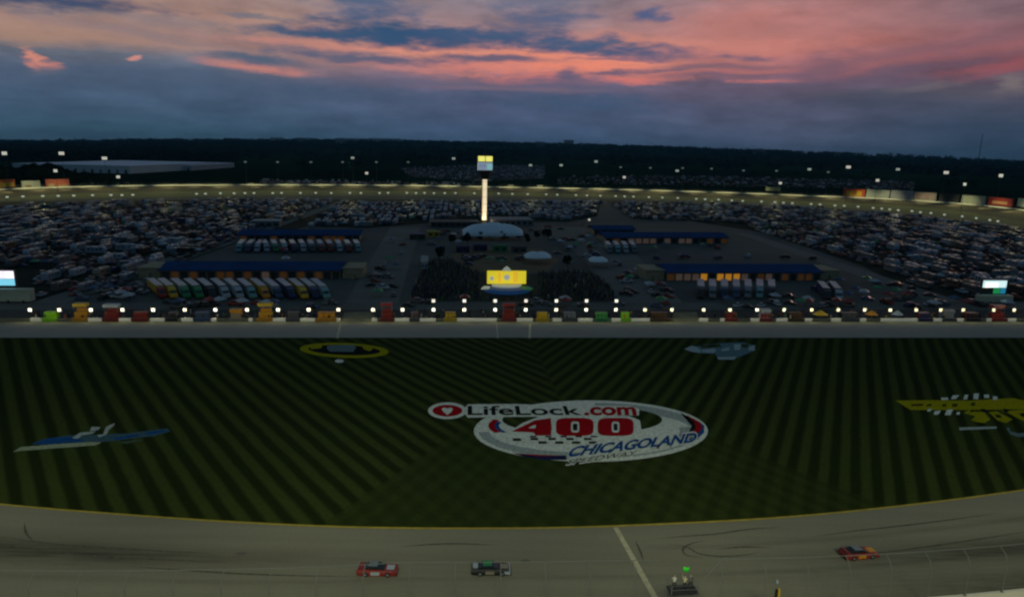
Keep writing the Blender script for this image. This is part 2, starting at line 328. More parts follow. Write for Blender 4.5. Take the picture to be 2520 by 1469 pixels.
# ------------------------------------------------------------------ front stretch
edge_px = [(-900, 1130), (-400, 1195), (0, 1240), (300, 1265), (600, 1285), (900, 1297), (1260, 1299), (1500, 1294), (1900, 1274), (2200, 1246), (2520, 1205), (3000, 1130), (3500, 1050)]
inner = spline([P(x, y) for x, y in edge_px], 160)
outer_pts = []
for p in inner:
    x = p.x; w = 19.5 if x < 10 else 19.5+4.2*min(1, (x-10)/75); w += 6.5*min(1, max(0, (-x-12)/55))
    outer_pts.append(w)
def normal_at(c, i):
    a = c[max(0, i-1)]; b = c[min(len(c)-1, i+1)]; d = (b-a).normalized(); return Vector((d.y, -d.x, 0))
outer = [p+normal_at(inner, i)*outer_pts[i] for i, p in enumerate(inner)]
def build_track_front():
    K = 26; rows = [[a.lerp(b, k/K) for a, b in zip(inner, outer)] for k in range(K+1)]
    mb = MB(); n = len(inner); vs = [(p.x, p.y, .03) for r in rows for p in r]
    mb.add(vs, [(k*n+i, (k+1)*n+i, (k+1)*n+i+1, k*n+i+1) for k in range(K) for i in range(n-1)])
    o = mb.build('race_track', m_track); tag(o, kind='structure')
    at = o.data.attributes.new('rub', 'FLOAT', 'POINT'); vals = []
    for k in range(K+1):
        for i in range(n):
            x = rows[k][i].x; t = k/K
            c0 = .4+(.2*min(1, max(0, x/80))); sd_ = .11
            g = math.exp(-((t-c0)/sd_)**2)*(.12+.88*min(1, max(0, (abs(x-10)-22)/45)))
            g += .85*math.exp(-((t-.92)/.16)**2)*min(1, max(0, (x-25)/50)); g += .35*math.exp(-((t-.3)/.02)**2)*(x > 20)
            g += .3*math.exp(-((t-.62)/.015)**2)
            vals.append(min(1, g))
    at.data.foreach_set('value', vals)
    y = MB(); strip(y, [p+normal_at(inner, i)*-.15 for i, p in enumerate(inner)], [p+normal_at(inner, i)*.3 for i, p in enumerate(inner)], .05, .05)
    yl = y.build('track_edge_line', m_yellow); tag(yl, kind='structure')
    a = P(1509, 1298); b = P(1521, 1298); c = P(1619, 1469); d = P(1603, 1469); dr = (c-b).normalized()
    sheet('start_finish_line', [a, b, c+dr*6, d+dr*6], .055, m_line)
build_track_front()
# behind the wall: concrete walkway and stand ground under the photographer
sheet('grandstand_walkway', [outer[20], outer[60], outer[90], outer[140], Vector((200, -40, 0)), Vector((-200, -40, 0))], .02, m_conc)

# outer wall with catch fence
def build_fence():
    w = MB(); n = len(outer)
    I = [p for p in outer]; O = [p+normal_at(inner, i)*.45 for i, p in enumerate(outer)]
    for i in range(n-1):
        a, b, c, d = I[i], I[i+1], O[i+1], O[i]
        w.add([(a.x, a.y, 0), (b.x, b.y, 0), (c.x, c.y, 0), (d.x, d.y, 0), (a.x, a.y, 1.1), (b.x, b.y, 1.1), (c.x, c.y, 1.1), (d.x, d.y, 1.1)],
              [(0, 1, 5, 4), (4, 5, 6, 7), (2, 3, 7, 6)])
    o = w.build('retaining_wall', mat('wall_white', (.62, .6, .5), .7, noise=.15, nscale=.5)); tag(o, 'pale concrete retaining wall along the outside of the front stretch, seen at lower right', 'wall')
    f = empty('catch_fence', (0, 0, 0)); tag(f, 'tall catch fence of steel posts and cables on the outside wall of the front stretch', 'fence')
    # posts every 5.2 m along outer
    s = 0; nextp = 0; last = None; cab = {k: [] for k in range(9)}
    for i in range(n-1):
        a, b = O[i], O[i+1]; seg = (b-a).length
        nr = normal_at(inner, i)
        while nextp <= s+seg:
            p = a.lerp(b, (nextp-s)/seg); nextp += 5.25
            if abs(p.x) > 110: continue
            if 17.5 < p.x < 25.5: continue
            m = MB(); b0 = p-nr*.2
            m.cyl((b0.x, b0.y, 1.1), (b0.x, b0.y, 5.3), .055, n=8); q = b0-nr*.5; q2 = b0-nr*1.3
            m.cyl((b0.x, b0.y, 5.25), (q.x, q.y, 6.2), .05, n=8); m.cyl((q.x, q.y, 6.15), (q2.x, q2.y, 6.7), .045, n=8)
            m.box((b0.x, b0.y, 1.15), (.3, .3, .12))
            m.build('fence_post', m_steel, f)
        s += seg
        if abs(a.x) < 112:
            b0 = a-nr*.2
            for k in range(7): cab[k].append((b0.x, b0.y, 1.7+k*.6))
            q = b0-nr*.5; q2 = b0-nr*1.3; cab[7].append((q.x, q.y, 6.2)); cab[8].append((q2.x, q2.y, 6.7))
    m = MB()
    for k, pts in cab.items():
        for a, b in zip(pts[:-1], pts[1:]):
            if 17.5 < a[0] < 24.5: continue
            m.cyl(a, b,   .045 if k == 8 else .008, n=5)
    m.build('fence_cables', m_steel, f)
build_fence()
# ------------------------------------------------------------------ grass with mowing stripes
dL = ray(-100, 337); AL = math.atan2(dL.x, dL.y); dR = ray(2105, 382); AR = math.atan2(dR.x, dR.y)
apex = P(1343, 912)
def grass_material():
    m = bpy.data.materials.new('mown_grass'); m.use_nodes = True; t = m.node_tree; b = t.nodes['Principled BSDF']; b.inputs['Roughness'].default_value = 1; b.inputs['Specular IOR Level'].default_value = 0
    geo = N(t, 'ShaderNodeNewGeometry')
    off = N(t, 'ShaderNodeVectorMath', operation='SUBTRACT'); L(t, geo.outputs['Position'], off.inputs[0]); off.inputs[1].default_value = (apex.x, apex.y, 0)
    nz = N(t, 'ShaderNodeTexNoise'); nz.inputs['Scale'].default_value = .15; nz.inputs['Detail'].default_value = 3; L(t, geo.outputs['Position'], nz.inputs['Vector'])
    wob = M(t, 'MULTIPLY', M(t, 'SUBTRACT', nz.outputs['Fac'], .5), .5)
    def dot(vx, vy):
        d = N(t, 'ShaderNodeVectorMath', operation='DOT_PRODUCT'); L(t, off.outputs[0], d.inputs[0]); d.inputs[1].default_value = (vx, vy, 0); return d.outputs['Value']
    a = dot(math.cos(AL), -math.sin(AL)); bb = dot(math.cos(AR), -math.sin(AR)); mid = (AL+AR)/2; xx = dot(math.cos(mid), -math.sin(mid))
    def stripe(q, per):
        s = M(t, 'SINE', M(t, 'MULTIPLY', M(t, 'ADD', q, wob), 2*math.pi/per)); r = N(t, 'ShaderNodeMapRange', interpolation_type='SMOOTHSTEP'); L(t, s, r.inputs[0]); r.inputs[1].default_value = -.75; r.inputs[2].default_value = .75; return r.outputs[0]
    sL = stripe(a, 3.45); sR = stripe(bb, 3.35)
    def soft(q, neg=False):
        r = N(t, 'ShaderNodeMapRange', interpolation_type='SMOOTHSTEP'); L(t, q, r.inputs[0]); lo, hi = (-.8, .8)
        r.inputs[1].default_value = hi if neg else lo; r.inputs[2].default_value = lo if neg else hi; return r.outputs[0]
    yy = dot(math.sin(mid), math.cos(mid)); fd = N(t, 'ShaderNodeMapRange', interpolation_type='SMOOTHSTEP'); L(t, yy, fd.inputs[0]); fd.inputs[1].default_value = -26; fd.inputs[2].default_value = -50
    actR = M(t, 'MAXIMUM', soft(xx), M(t, 'MULTIPLY', soft(bb), fd.outputs[0])); actL = M(t, 'MAXIMUM', soft(xx, True), M(t, 'MULTIPLY', M(t, 'MULTIPLY', soft(a, True), fd.outputs[0]), .75))
    tot = M(t, 'ADD', actR, actL); val = M(t, 'DIVIDE', M(t, 'ADD', M(t, 'MULTIPLY', sL, actL), M(t, 'MULTIPLY', sR, actR)), M(t, 'MAXIMUM', tot, .01))
    ov = M(t, 'SUBTRACT', 1, M(t, 'MULTIPLY', M(t, 'MINIMUM', actR, actL), .6)); val = M(t, 'ADD', M(t, 'MULTIPLY', M(t, 'SUBTRACT', val, .5), ov), .5)
    n2 = N(t, 'ShaderNodeTexNoise'); n2.inputs['Scale'].default_value = .05; n2.inputs['Detail'].default_value = 6; L(t, geo.outputs['Position'], n2.inputs['Vector'])
    dark = mixc(t, n2.outputs['Fac'], GD1, GD2); lite = mixc(t, n2.outputs['Fac'], GL1, GL2)
    c = mixc(t, val, dark, lite)
    n3 = N(t, 'ShaderNodeTexNoise'); n3.inputs['Scale'].default_value = 1.2; n3.inputs['Detail'].default_value = 6; L(t, geo.outputs['Position'], n3.inputs['Vector'])
    r3 = N(t, 'ShaderNodeMapRange'); L(t, n3.outputs['Fac'], r3.inputs[0]); r3.inputs[3].default_value = .7; r3.inputs[4].default_value = 1.3
    g = N(t, 'ShaderNodeCombineColor'); [L(t, r3.outputs[0], g.inputs[i]) for i in range(3)]
    L(t, mixc(t, 1, c, g.outputs[0], 'MULTIPLY'), b.inputs['Base Color']); return m
GD1 = (.012, .0225, .006, 1); GD2 = (.019, .023, .006, 1); GL1 = (.033, .054, .014, 1); GL2 = (.048, .055, .013, 1)
m_grass = grass_material()
far_a = P(-700, 832); far_b = P(3300, 832)
sheet('infield_grass', [p for p in inner]+[far_b, far_a], .02, m_grass)
# ------------------------------------------------------------------ pit road, pit boxes, infield paving
def pline(y, x0=-700, x1=3300): return P(x0, y), P(x1, y)
def band(name, y0, y1, z, m, x0=-700, x1=3300):
    a, b = P(x0, y0), P(x1, y0); c, d = P(x1, y1), P(x0, y1); return sheet(name, [a, b, c, d], z, m)
band('pit_road', 831, 797, .03, m_pit)
band('pit_lane_edge', 797.5, 792.5, .035, mat('pit_box_concrete', (.3, .29, .17), .85, noise=.35, nscale=.12))
band('pit_stalls', 793, 762, .03, mat('pit_stall_dark', (.05, .05, .045), .9, noise=.4, nscale=.3)); band('paddock_apron', 762.5, 745, .026, m_infield2)
ifp = [P(-500, 760), P(3000, 760), P(2900, 620), P(2520, 545), P(2000, 497), P(1500, 480), P(900, 476), P(300, 478), P(0, 488), P(-500, 540)]
sheet('infield_paving', ifp, .01, m_infield)
m_lot = mat('lot_turf', (.028, .034, .022), .95, noise=.5, nscale=.03, spec=.05)
sheet('parking_field', [P(-200, 500), P(600, 490), P(1480, 494), P(1470, 532), P(1400, 547), P(1120, 545), P(900, 562), P(760, 558), P(600, 592), P(420, 657), P(140, 742), P(-200, 742)], .016, m_lot)
sheet('parking_field', [P(1490, 494), P(2000, 512), P(2400, 548), P(2700, 590), P(2700, 742), P(2300, 742), P(2120, 655), P(1880, 573), P(1700, 545), P(1560, 540)], .016, m_lot)
def road(name, a, b, w0, w1, z, m):
    pa, pb = P(*a), P(*b); d = (pb-pa).normalized(); nrm = Vector((-d.y, d.x, 0))
    return sheet(name, [pa-nrm*w0/2, pb-nrm*w1/2, pb+nrm*w1/2, pa+nrm*w0/2], z, m)
m_road = asphalt('road_asphalt', (.152, .156, .143), .2, .03)
road('paddock_road', (120, 745), (840, 498), 11, 11, .02, m_road)
road('paddock_road', (2330, 742), (1830, 575), 12, 10, .02, m_road)
sheet('paddock_paving', [P(850, 745), P(980, 745), P(1035, 560), P(960, 560)], .022, m_road)
sheet('paddock_paving', [P(1500, 745), P(1680, 745), P(1560, 620), P(1440, 560), P(1330, 560), P(1440, 640)], .022, m_road)
sheet('pit_opening_paving', [P(838, 793), P(916, 793), P(922, 768), P(848, 768)], .04, mat('worn_concrete', (.22, .21, .12), .85, noise=.4, nscale=.3))
sheet('pit_opening_paving', [P(1655, 793), P(1722, 793), P(1714, 768), P(1654, 768)], .04, mat('worn_concrete_right', (.22, .21, .12), .85, noise=.4, nscale=.3))
for (x0, y0, x1, y1, w) in ((830, 832, 838, 798, .5), (1303, 832, 1305, 798, .7), (1225, 832, 1222, 798, .3)):
    road('pit_marking', (x0, y0), (x1, y1), w, w, .045, m_line)
# ------------------------------------------------------------------ back straight
bk_px = [(-500, 520), (0, 476), (300, 466), (600, 463), (900, 463), (1190, 467), (1500, 473), (1800, 482), (2000, 490), (2130, 495), (2300, 505), (2430, 516), (2520, 527), (2900, 585)]
bko = spline([P(x, y) for x, y in bk_px], 120)
bki = [p+normal_at(bko, i)*52 for i, p in enumerate(bko)]
bkg = spline([P(x, y) for x, y in [(-500, 548), (0, 495), (300, 488), (600, 483), (900, 482), (1190, 483), (1500, 489), (1800, 500), (2000, 510), (2130, 518), (2300, 534), (2430, 550), (2520, 563), (2900, 625)]], 120)
def build_back():
    mb = MB(); strip(mb, bki, bko, .08, 3.0); o = mb.build('back_straight_track', asphalt('back_asphalt', (.1, .085, .06), .2, .03)); tag(o, kind='structure')
    mb = MB(); strip(mb, bkg, bki, .05, .05); o = mb.build('back_straight_grass', mat('lit_grass', (.12, .14, .035), .9, noise=.35, nscale=.05)); tag(o, kind='structure')
    # turns joining both straights, beyond the frame
    for nm, pts in (('left', [bko[0], Vector((-560, 420, 0)), Vector((-470, 200, 0)), inner[0]]), ('right', [bko[-1], Vector((640, 330, 0)), Vector((480, 170, 0)), inner[-1]])):
        c = spline(pts, 30); sgn = 1 if nm == 'left' else -1
        mb = MB(); strip(mb, c, [p+normal_at(c, i)*20*-sgn*-1 for i, p in enumerate(c)], .035, .035); o = mb.build('track_turn', m_track); tag(o, kind='structure')
    w = MB(); n = len(bko); O = [p-normal_at(bko, i)*.6 for i, p in enumerate(bko)]
    for i in range(n-1):
        a, b, c, d = bko[i], bko[i+1], O[i+1], O[i]
        w.add([(a.x, a.y, 0), (b.x, b.y, 0), (c.x, c.y, 0), (d.x, d.y, 0), (a.x, a.y, 4.4), (b.x, b.y, 4.4), (c.x, c.y, 4.4), (d.x, d.y, 4.4)], [(0, 1, 5, 4), (4, 5, 6, 7), (2, 3, 7, 6)])
    o = w.build('back_straight_wall', mat('back_wall_paint', (.7, .7, .56), .7, noise=.12, nscale=.05)); tag(o, 'long pale floodlit wall along the far side of the back straight', 'wall')
    # catch fence on it
    f = empty('back_catch_fence', (0, 0, 0)); tag(f, 'thin catch fence standing on the floodlit back straight wall', 'fence')
    m = MB(); pm = MB(); s = 0; nx = 0
    for i in range(n-1):
        a, b = O[i], O[i+1]; seg = (b-a).length
        for z in (5.2, 6.0, 6.8): m.cyl((a.x, a.y, z), (b.x, b.y, z), .05, n=4)
        while nx <= s+seg:
            p = a.lerp(b, (nx-s)/seg); nx += 12; pm.cyl((p.x, p.y, 4.4), (p.x, p.y, 6.9), .12, n=5)
        s += seg
    m.build('fence_cables', m_steel, f); q = pm.build('fence_posts', m_steel, f); q['kind'] = 'stuff'
build_back()
def along(c, x):  # point of curve nearest to image column x (reference px)
    az = math.atan2(ray(x, 470).x, ray(x, 470).y); best = min(range(len(c)), key=lambda i: abs(math.atan2(c[i].x, c[i].y)-az)); i = best
    for j in (max(0, i-1), min(len(c)-2, i)):
        a, b = c[j], c[j+1]; aa, ab = math.atan2(a.x, a.y), math.atan2(b.x, b.y)
        if min(aa, ab) <= az <= max(aa, ab): return a.lerp(b, (az-aa)/(ab-aa)), normal_at(c, j), math.atan2((b-a).y, (b-a).x)
    return c[i], normal_at(c, i), 0
# lamps on tall poles along the back straight
m_lampglow = mat('lamp_glow', (.8, .8, .7), .4, emit=(1, .97, .8), estr=.5); m_lampdim = mat('lamp_glow_dim', (.6, .65, .55), .4, emit=(.75, .9, .75), estr=.11)
m_lampfar = mat('lamp_glow_far', (.6, .65, .55), .4, emit=(.9, 1, .85), estr=.28)
def zy(p, ypx, xpx):       # height at which something over ground point p shows at image row ypx
    d = ray(xpx, ypx); t = math.hypot(p.x, p.y)/math.hypot(d.x, d.y); return H+d.z*t
def pole(p, h, wid, m, label, group, hh=1.8, rz=0):
    r = empty('light_pole', p, rz); tag(r, label, 'light pole', group)
    a = MB(); a.cyl((0, 0, 0), (0, 0, h-hh/2), .24, .13, 8).box((0, 0, .4), (1.1, 1.1, .8)); a.build('mast', m_dsteel, r)
    b = MB(); b.box((0, .35, h), (wid+.4, .5, hh+.3)); b.box((0, .2, h-hh/2-.4), (wid*.6, .3, .3)); b.build('lamp_bank', m_dsteel, r)
    c = MB(); k = max(2, int(wid/1.1))
    for i in range(k): c.box((-wid/2+(i+.5)*wid/k, .05, h), (wid/k*.86, .16, hh))
    c.build('lamps', m, r); return r
poles = [(38, 378, 1), (169, 378, 1), (270, 390, 1), (612, 399, 0), (691, 399.5, 0), (772, 399.5, 0), (848, 399.5, 0), (871, 389, 2), (928, 399.5, 0), (1004, 399.5, 0), (1116, 390.5, 2),
         (1305, 407, 2), (1380, 407, 2), (1465, 398, 2), (1528, 412, 0), (1601, 413.5, 0), (1664, 420.6, 2), (1680, 414, 0), (1751, 415.5, 0), (1829, 420, 0), (1906, 420.7, 0), (1987, 416.8, 2), (2044, 424, 0), (2084, 411.5, 1), (2200, 416.8, 2), (2316, 424.6, 1), (2442, 431.8, 1)]
low = [(98, 420.7), (274, 435.7), (902, 426.5), (1530, 436.4), (1918, 450.8), (2163, 444.3), (2429, 456)]
def ordw(i):
    if i < 36: return ordn[i]
    t = ['', '', '', 'thirty', 'forty', 'fifty', 'sixty', 'seventy', 'eighty', 'ninety'][(i+1)//10]; u = (i+1) % 10
    return (t[:-1]+'ieth') if u == 0 else t+'-'+ordn[u-1]
ordn = ['first', 'second', 'third', 'fourth', 'fifth', 'sixth', 'seventh', 'eighth', 'ninth', 'tenth', 'eleventh', 'twelfth', 'thirteenth', 'fourteenth', 'fifteenth', 'sixteenth', 'seventeenth', 'eighteenth', 'nineteenth', 'twentieth', 'twenty-first', 'twenty-second', 'twenty-third', 'twenty-fourth', 'twenty-fifth', 'twenty-sixth', 'twenty-seventh', 'twenty-eighth', 'twenty-ninth', 'thirtieth', 'thirty-first', 'thirty-second', 'thirty-third', 'thirty-fourth', 'thirty-fifth', 'thirty-sixth']
for i, (x, y, b) in enumerate(poles):
    p, nr, rz = along(bko, x); q = p-nr*(8 if b else 30)
    h = zy(q, y, x); pole(q, h, (3.2, 5.2, 4.2)[b], (m_lampdim, m_lampglow, m_lampfar)[b], 'tall %s floodlight pole behind the back straight, %s of its row from the left' % (('faint', 'bright', 'medium bright')[b], ordn[i]), 'floodlight poles behind the back straight', (1.6, 3.2, 2.6)[b], rz)
for i, (x, y) in enumerate(low):
    p, nr, rz = along(bko, x); q = p+nr*(34); h = zy(q, y, x)
    pole(q, h, 3.6, m_lampglow, 'bright lower floodlight pole on the inside of the back straight, %s from the left' % ordn[i], 'floodlight poles inside the back straight', 2.8, rz)
for x in range(-40, 2600, 150):      # on the lower poles, washing the grass and the track
    p, nr, rz = along(bko, x); pi_, _, _ = along(bkg, x)
    spot('back_straight_floodlight', (p.x-nr.x*6, p.y-nr.y*6, 30), ((p.x+pi_.x*1.2)/2.2, (p.y+pi_.y*1.2)/2.2, 0), 42000, (1, .93, .36), 120, 1, 3)
s_ = 0
for i in range(len(bko)-1):          # unseen spots added above the track to brighten the wall
    a_, b_ = bko[i], bko[i+1]; s_ += (b_-a_).length
    if s_ > 27:
        s_ = 0; nr = normal_at(bko, i); q = a_+nr*30; x_ = proj(q)[0]
        if -120 < x_ < 2640: spot('wall_light', (q.x, q.y, 10), (a_.x, a_.y, -.3), 25000, (1, .95, .5), 70, 1, 1)
# low lamp units along the inner edge of the back straight
mt = MB(); mt.box((0, 0, 1.1), (.5, .5, 2.2)).box((0, 0, 2.9), (2.6, 1.1, 1.5)); low_body = mt.mesh('track_light_body', mat('lamp_casing', (.45, .47, .4), .5))
ml = MB(); ml.box((0, -.6, 2.9), (2.3, .08, 1.2)); low_lens = ml.mesh('track_light_lens', mat('lens_glow', (.6, .62, .5), .4, emit=(.85, .95, .7), estr=.45))
rx = 20; k = 0; tl0 = None
lowx = []
while rx < 2500:
    if not (345 < rx < 475): lowx.append(rx)
    rx += rnd.choice((22, 27, 33, 38, 46))
for x in lowx:
    p, nr, rz = along(bkg, x); p = p-nr*rnd.uniform(0, 5)
    side = 'left part' if x < 800 else ('middle' if x < 1700 else 'right part')
    if tl0 is None:
        tl0 = empty('track_light', p, rz)
        a = bpy.data.objects.new('lamp_housing', low_body); link(a); a.parent = tl0; b = bpy.data.objects.new('lens', low_lens); link(b); b.parent = tl0; r = tl0
    else: r = copy_tree(tl0); r.location = p; r.rotation_euler = (0, 0, rz)
    tag(r, 'low boxy track light inside the %s of the back straight' % side, 'track light', 'low track lights inside the back straight')
# ------------------------------------------------------------------ painted logos on the grass
def paint(name, col, wear=.38): return mat(name, col, 1, noise=wear, nscale=1.6, spec=0)
pw = paint('grass_paint_white', (.72, .78, .72)); pg = paint('grass_paint_grey', (.36, .43, .42)); pr = paint('grass_paint_red', (.36, .006, .012)); pb = paint('grass_paint_blue', (.012, .075, .26))
pk = paint('grass_paint_black', (.01, .011, .012), .1); py = paint('grass_paint_yellow', (.34, .32, .006)); pn = paint('grass_paint_navy', (.015, .02, .08)); plb = paint('grass_paint_pale_blue', (.13, .2, .22)); ptl = paint('grass_paint_teal', (.05, .11, .15))
mgh = m_grass
class Logo:
    def __init__(s, name, label, fx, fy, fs):
        s.fx, s.fy, s.fs = fx, fy, fs; s.z = .04; s.r = empty(name, (0, 0, 0)); tag(s.r, label, 'painted logo')
    def w(s, x, y): return P((s.fx+x*s.fs)*.65625, (s.fy+y*s.fs)*.65625)
    def poly(s, name, pts, m, lab=None):
        pts = [s.w(*p) for p in pts]; s.z += .008; mb = MB(); mb.add([(p.x, p.y, s.z) for p in pts], [tuple(range(len(pts)))]); o = mb.build(name, m, s.r)
        if o.data.polygons[0].normal.z < 0: o.data.flip_normals()
        return o
    def multi(s, name, polys, m):
        s.z += .008; mb = MB()
        for pts in polys:
            q = [s.w(*p) for p in pts]; nz = sum((q[i-1].x*q[i].y-q[i].x*q[i-1].y) for i in range(len(q)))
            if nz < 0: q.reverse()
            mb.add([(p.x, p.y, s.z) for p in q], [tuple(range(len(q)))])
        return mb.build(name, m, s.r)
    def ell(s, name, cx, cy, rx, ry, m, n=56, tilt=0): return s.poly(name, [(cx+rx*math.cos(a)*1, cy+ry*math.sin(a)+tilt*math.cos(a)) for a in [2*math.pi*i/n for i in range(n)]], m)
    def text(s, name, body, bl, br, tl, m, shear=0, off=0.0, lift=.008):
        c = bpy.data.curves.new('txt', 'FONT'); c.body = body; c.shear = shear; c.offset = off; o = bpy.data.objects.new('txt', c); link(o)
        bpy.context.view_layer.update(); me = bpy.data.meshes.new_from_object(o.evaluated_get(bpy.context.evaluated_depsgraph_get())); bpy.data.objects.remove(o)
        co = np.array([v.co[:] for v in me.vertices]); x0, x1 = co[:, 0].min(), co[:, 0].max(); y0, y1 = 0.0, co[:, 1].max()
        B, C, T = s.w(*bl), s.w(*br), s.w(*tl); s.z += lift
        for v in me.vertices:
            u = (v.co.x-x0)/(x1-x0); w = (v.co.y-y0)/(y1-y0); q = B+(C-B)*u+(T-B)*w; v.co = (q.x, q.y, s.z)
        me.materials.clear(); me.materials.append(m); ob = bpy.data.objects.new(name, me); link(ob); ob.parent = s.r; me.update()
        if me.polygons[0].normal.z < 0: me.flip_normals()
        return ob
def arc(cx, cy, rx, ry, a0, a1, n=20): return [(cx+rx*math.cos(R(a0+(a1-a0)*i/n)), cy+ry*math.sin(R(a0+(a1-a0)*i/n))) for i in range(n+1)]
def cres(cx, cy, rx, ry, rx2, ry2, a0, a1, dx=0): return arc(cx, cy, rx, ry, a0, a1)+arc(cx+dx, cy, rx2, ry2, a1, a0)
lg = Logo('painted_race_logo', 'large red, white and blue race logo with a 400 painted on the mown infield grass', 1550, 1440, .47619)
lg.ell('outer_ring', 1398, 371, 922, 242, pw)
lg.multi('ring_shading', [cres(1398, 371, 885, 222, 800, 170, 95, 178), cres(1398, 371, 885, 222, 800, 160, 272, 345), cres(1398, 371, 880, 215, 700, 170, -10, 20), cres(1398, 371, 860, 215, 840, 200, 20, 75)], pg)
lg.ell('grass_centre', 1330, 283, 630, 112, mgh)
lg.multi('left_crescent', [cres(1330, 330, 740, 150, 690, 130, 158, 200)], pr); lg.multi('blue_crescent', [cres(1330, 330, 690, 128, 655, 118, 155, 195)], pb)
lg.multi('dark_crescent', [[(2100, 225), (2170, 260), (2190, 330), (2170, 380), (2090, 410), (2200, 400), (2240, 350), (2215, 290)]], pk)
lg.multi('right_crescent', [[(2150, 245), (2215, 300), (2225, 350), (2170, 400), (2120, 420), (2235, 400), (2275, 350), (2255, 300)]], pr)
lg.multi('right_blue_crescent', [[(2255, 300), (2275, 350), (2225, 410), (2150, 440), (2210, 445), (2290, 385), (2290, 330)]], pb)
lg.multi('lower_swoosh', [[(780, 545), (1000, 562), (1200, 565), (1210, 600), (1040, 600), (880, 575)]], pn); lg.multi('lower_red_stripe', [[(790, 548), (1000, 560), (1180, 566), (1000, 572)]], pr)
lg.poly('word_backing', [(385, 215), (430, 162), (800, 160), (1000, 168), (1700, 175), (1780, 200), (1775, 250), (1300, 258), (700, 262), (430, 268)], pw)
lg.poly('number_backing', [(730, 398), (860, 310), (1000, 256), (1380, 252), (1700, 256), (1785, 290), (1800, 395), (1700, 430), (1480, 470), (900, 462), (700, 415)], pw)
def rrect(x0, y0, x1, y1, r=.32):
    cx, cy, hx, hy = (x0+x1)/2, (y0+y1)/2, (x1-x0)/2, (y1-y0)/2
    return [(cx+hx*math.copysign(abs(math.cos(a))**(2/4.2), math.cos(a)), cy+hy*math.copysign(abs(math.sin(a))**(2/4.2), math.sin(a))) for a in [2*math.pi*i/32 for i in range(32)]]
lg.multi('number_digits', [[(772, 378), (955, 290), (1082, 272), (1090, 345), (1085, 408), (965, 410), (945, 385)], rrect(1122, 270, 1420, 412), rrect(1450, 270, 1735, 412)], pr)
lg.multi('digit_counters', [rrect(1242, 300, 1306, 385), rrect(1562, 300, 1622, 385), [(905, 352), (945, 328), (965, 328), (960, 352)]], pw)
lg.multi('digit_counter_cores', [rrect(1256, 315, 1292, 370), rrect(1576, 315, 1608, 370)], pk)
sq = []
for i in range(5): sq.append([(780+i*0+140*i, 432), (845+140*i, 432), (850+140*i, 452), (785+140*i, 452)]) if i < 1 else sq.append([(780+140*i-0, 428), (840+140*i, 428), (845+140*i, 446), (785+140*i, 446)])
for i in range(4): sq.append([(985+132*i, 456), (1050+132*i, 456), (1050+132*i, 474), (985+132*i, 474)])
for i in range(5): sq.append([(900+120*i+20, 412), (950+120*i+20, 412), (945+120*i+20, 424), (895+120*i+20, 424)])
lg.multi('checkered_squares', sq, pk)
lg.ell('badge_outline', 268, 215, 152, 66, pw); lg.ell('badge', 268, 215, 118, 46, pr); lg.multi('badge_keyhole', [[(222, 200), (245, 190), (268, 198), (292, 190), (312, 200), (300, 225), (268, 250), (238, 225)]], pw)
lg.text('wordmark', 'LifeLock', (428, 247), (1330, 247), (428, 176), pk, .0, .017); lg.text('wordmark_suffix', '.com', (1345, 247), (1760, 247), (1345, 186), pr, .0, .035)
lg.text('place_name_outline', 'CHICAGOLAND', (1205, 590), (2240, 462), (1245, 492), pw, .25, .08); lg.text('place_name', 'CHICAGOLAND', (1212, 580), (2232, 458), (1248, 500), pb, .25, .04)
lg.text('lower_word_outline', 'SPEEDWAY', (1195, 650), (1770, 570), (1215, 598), pw, .25, .045); lg.text('lower_word', 'SPEEDWAY', (1200, 642), (1760, 566), (1218, 604), pk, .25, .0)
l2 = Logo('painted_oval_logo', 'yellow ringed black oval logo painted on the grass beside pit road, left of centre', 1050, 1260, .1984)
l2.ell('yellow_ring', 1215, 272, 840, 140, py, tilt=30); l2.ell('black_centre', 1215, 268, 680, 95, pk, tilt=25)
l2.multi('pale_lettering', [[(900, 180), (1400, 170), (1440, 215), (1380, 300), (940, 295), (880, 230)]], plb); l2.multi('yellow_bars', [[(560, 205), (800, 175), (780, 230), (600, 250)], [(1550, 170), (1800, 190), (1700, 290), (1580, 250)]], py)
l2b = Logo('painted_white_mark', 'small white mark painted on the grass just below the yellow ringed oval', 1050, 1260, .1984); l2b.ell('mark', 1120, 475, 85, 32, pw, 20)
pl3 = paint('grass_paint_ice', (.36, .46, .5)); pt3 = paint('grass_paint_slate', (.12, .21, .25))
l3 = Logo('painted_winged_logo', 'pale blue winged oval logo painted on the grass near pit road, right of centre', 2500, 1260, .1587)
l3.poly('teal_body', [(520, 300), (800, 220), (1300, 170), (1800, 150), (2080, 230), (2090, 340), (1900, 420), (1650, 520), (1200, 520), (1150, 420), (800, 410), (560, 370)], pt3)
l3.multi('white_wings', [[(410, 310), (600, 230), (700, 260), (820, 340), (800, 400), (600, 375)], [(820, 330), (1100, 300), (1180, 330), (1120, 400), (860, 390)], [(1280, 320), (1480, 260), (1480, 340), (1300, 360)], [(1580, 200), (1740, 190), (1740, 330), (1600, 330)], [(1950, 260), (2080, 210), (2085, 340), (1930, 345)]], pl3)
l3.multi('dark_panel', [[(760, 230), (1250, 190), (1300, 260), (850, 290)], [(1770, 190), (1950, 200), (1900, 280), (1780, 270)]], mgh); l3.multi('pale_foot', [[(1190, 500), (1400, 500), (1650, 490), (1600, 560), (1220, 560)]], pl3)
l4 = Logo('painted_speed_logo', 'blue streak logo with a white underline painted on the grass at far left', 0, 1560, .2778)
l4.poly('blue_streak', [(420, 380), (560, 320), (900, 262), (1300, 250), (1700, 235), (2260, 165), (2300, 205), (2100, 270), (1800, 300), (1500, 340), (1200, 365), (700, 390)], ptl)
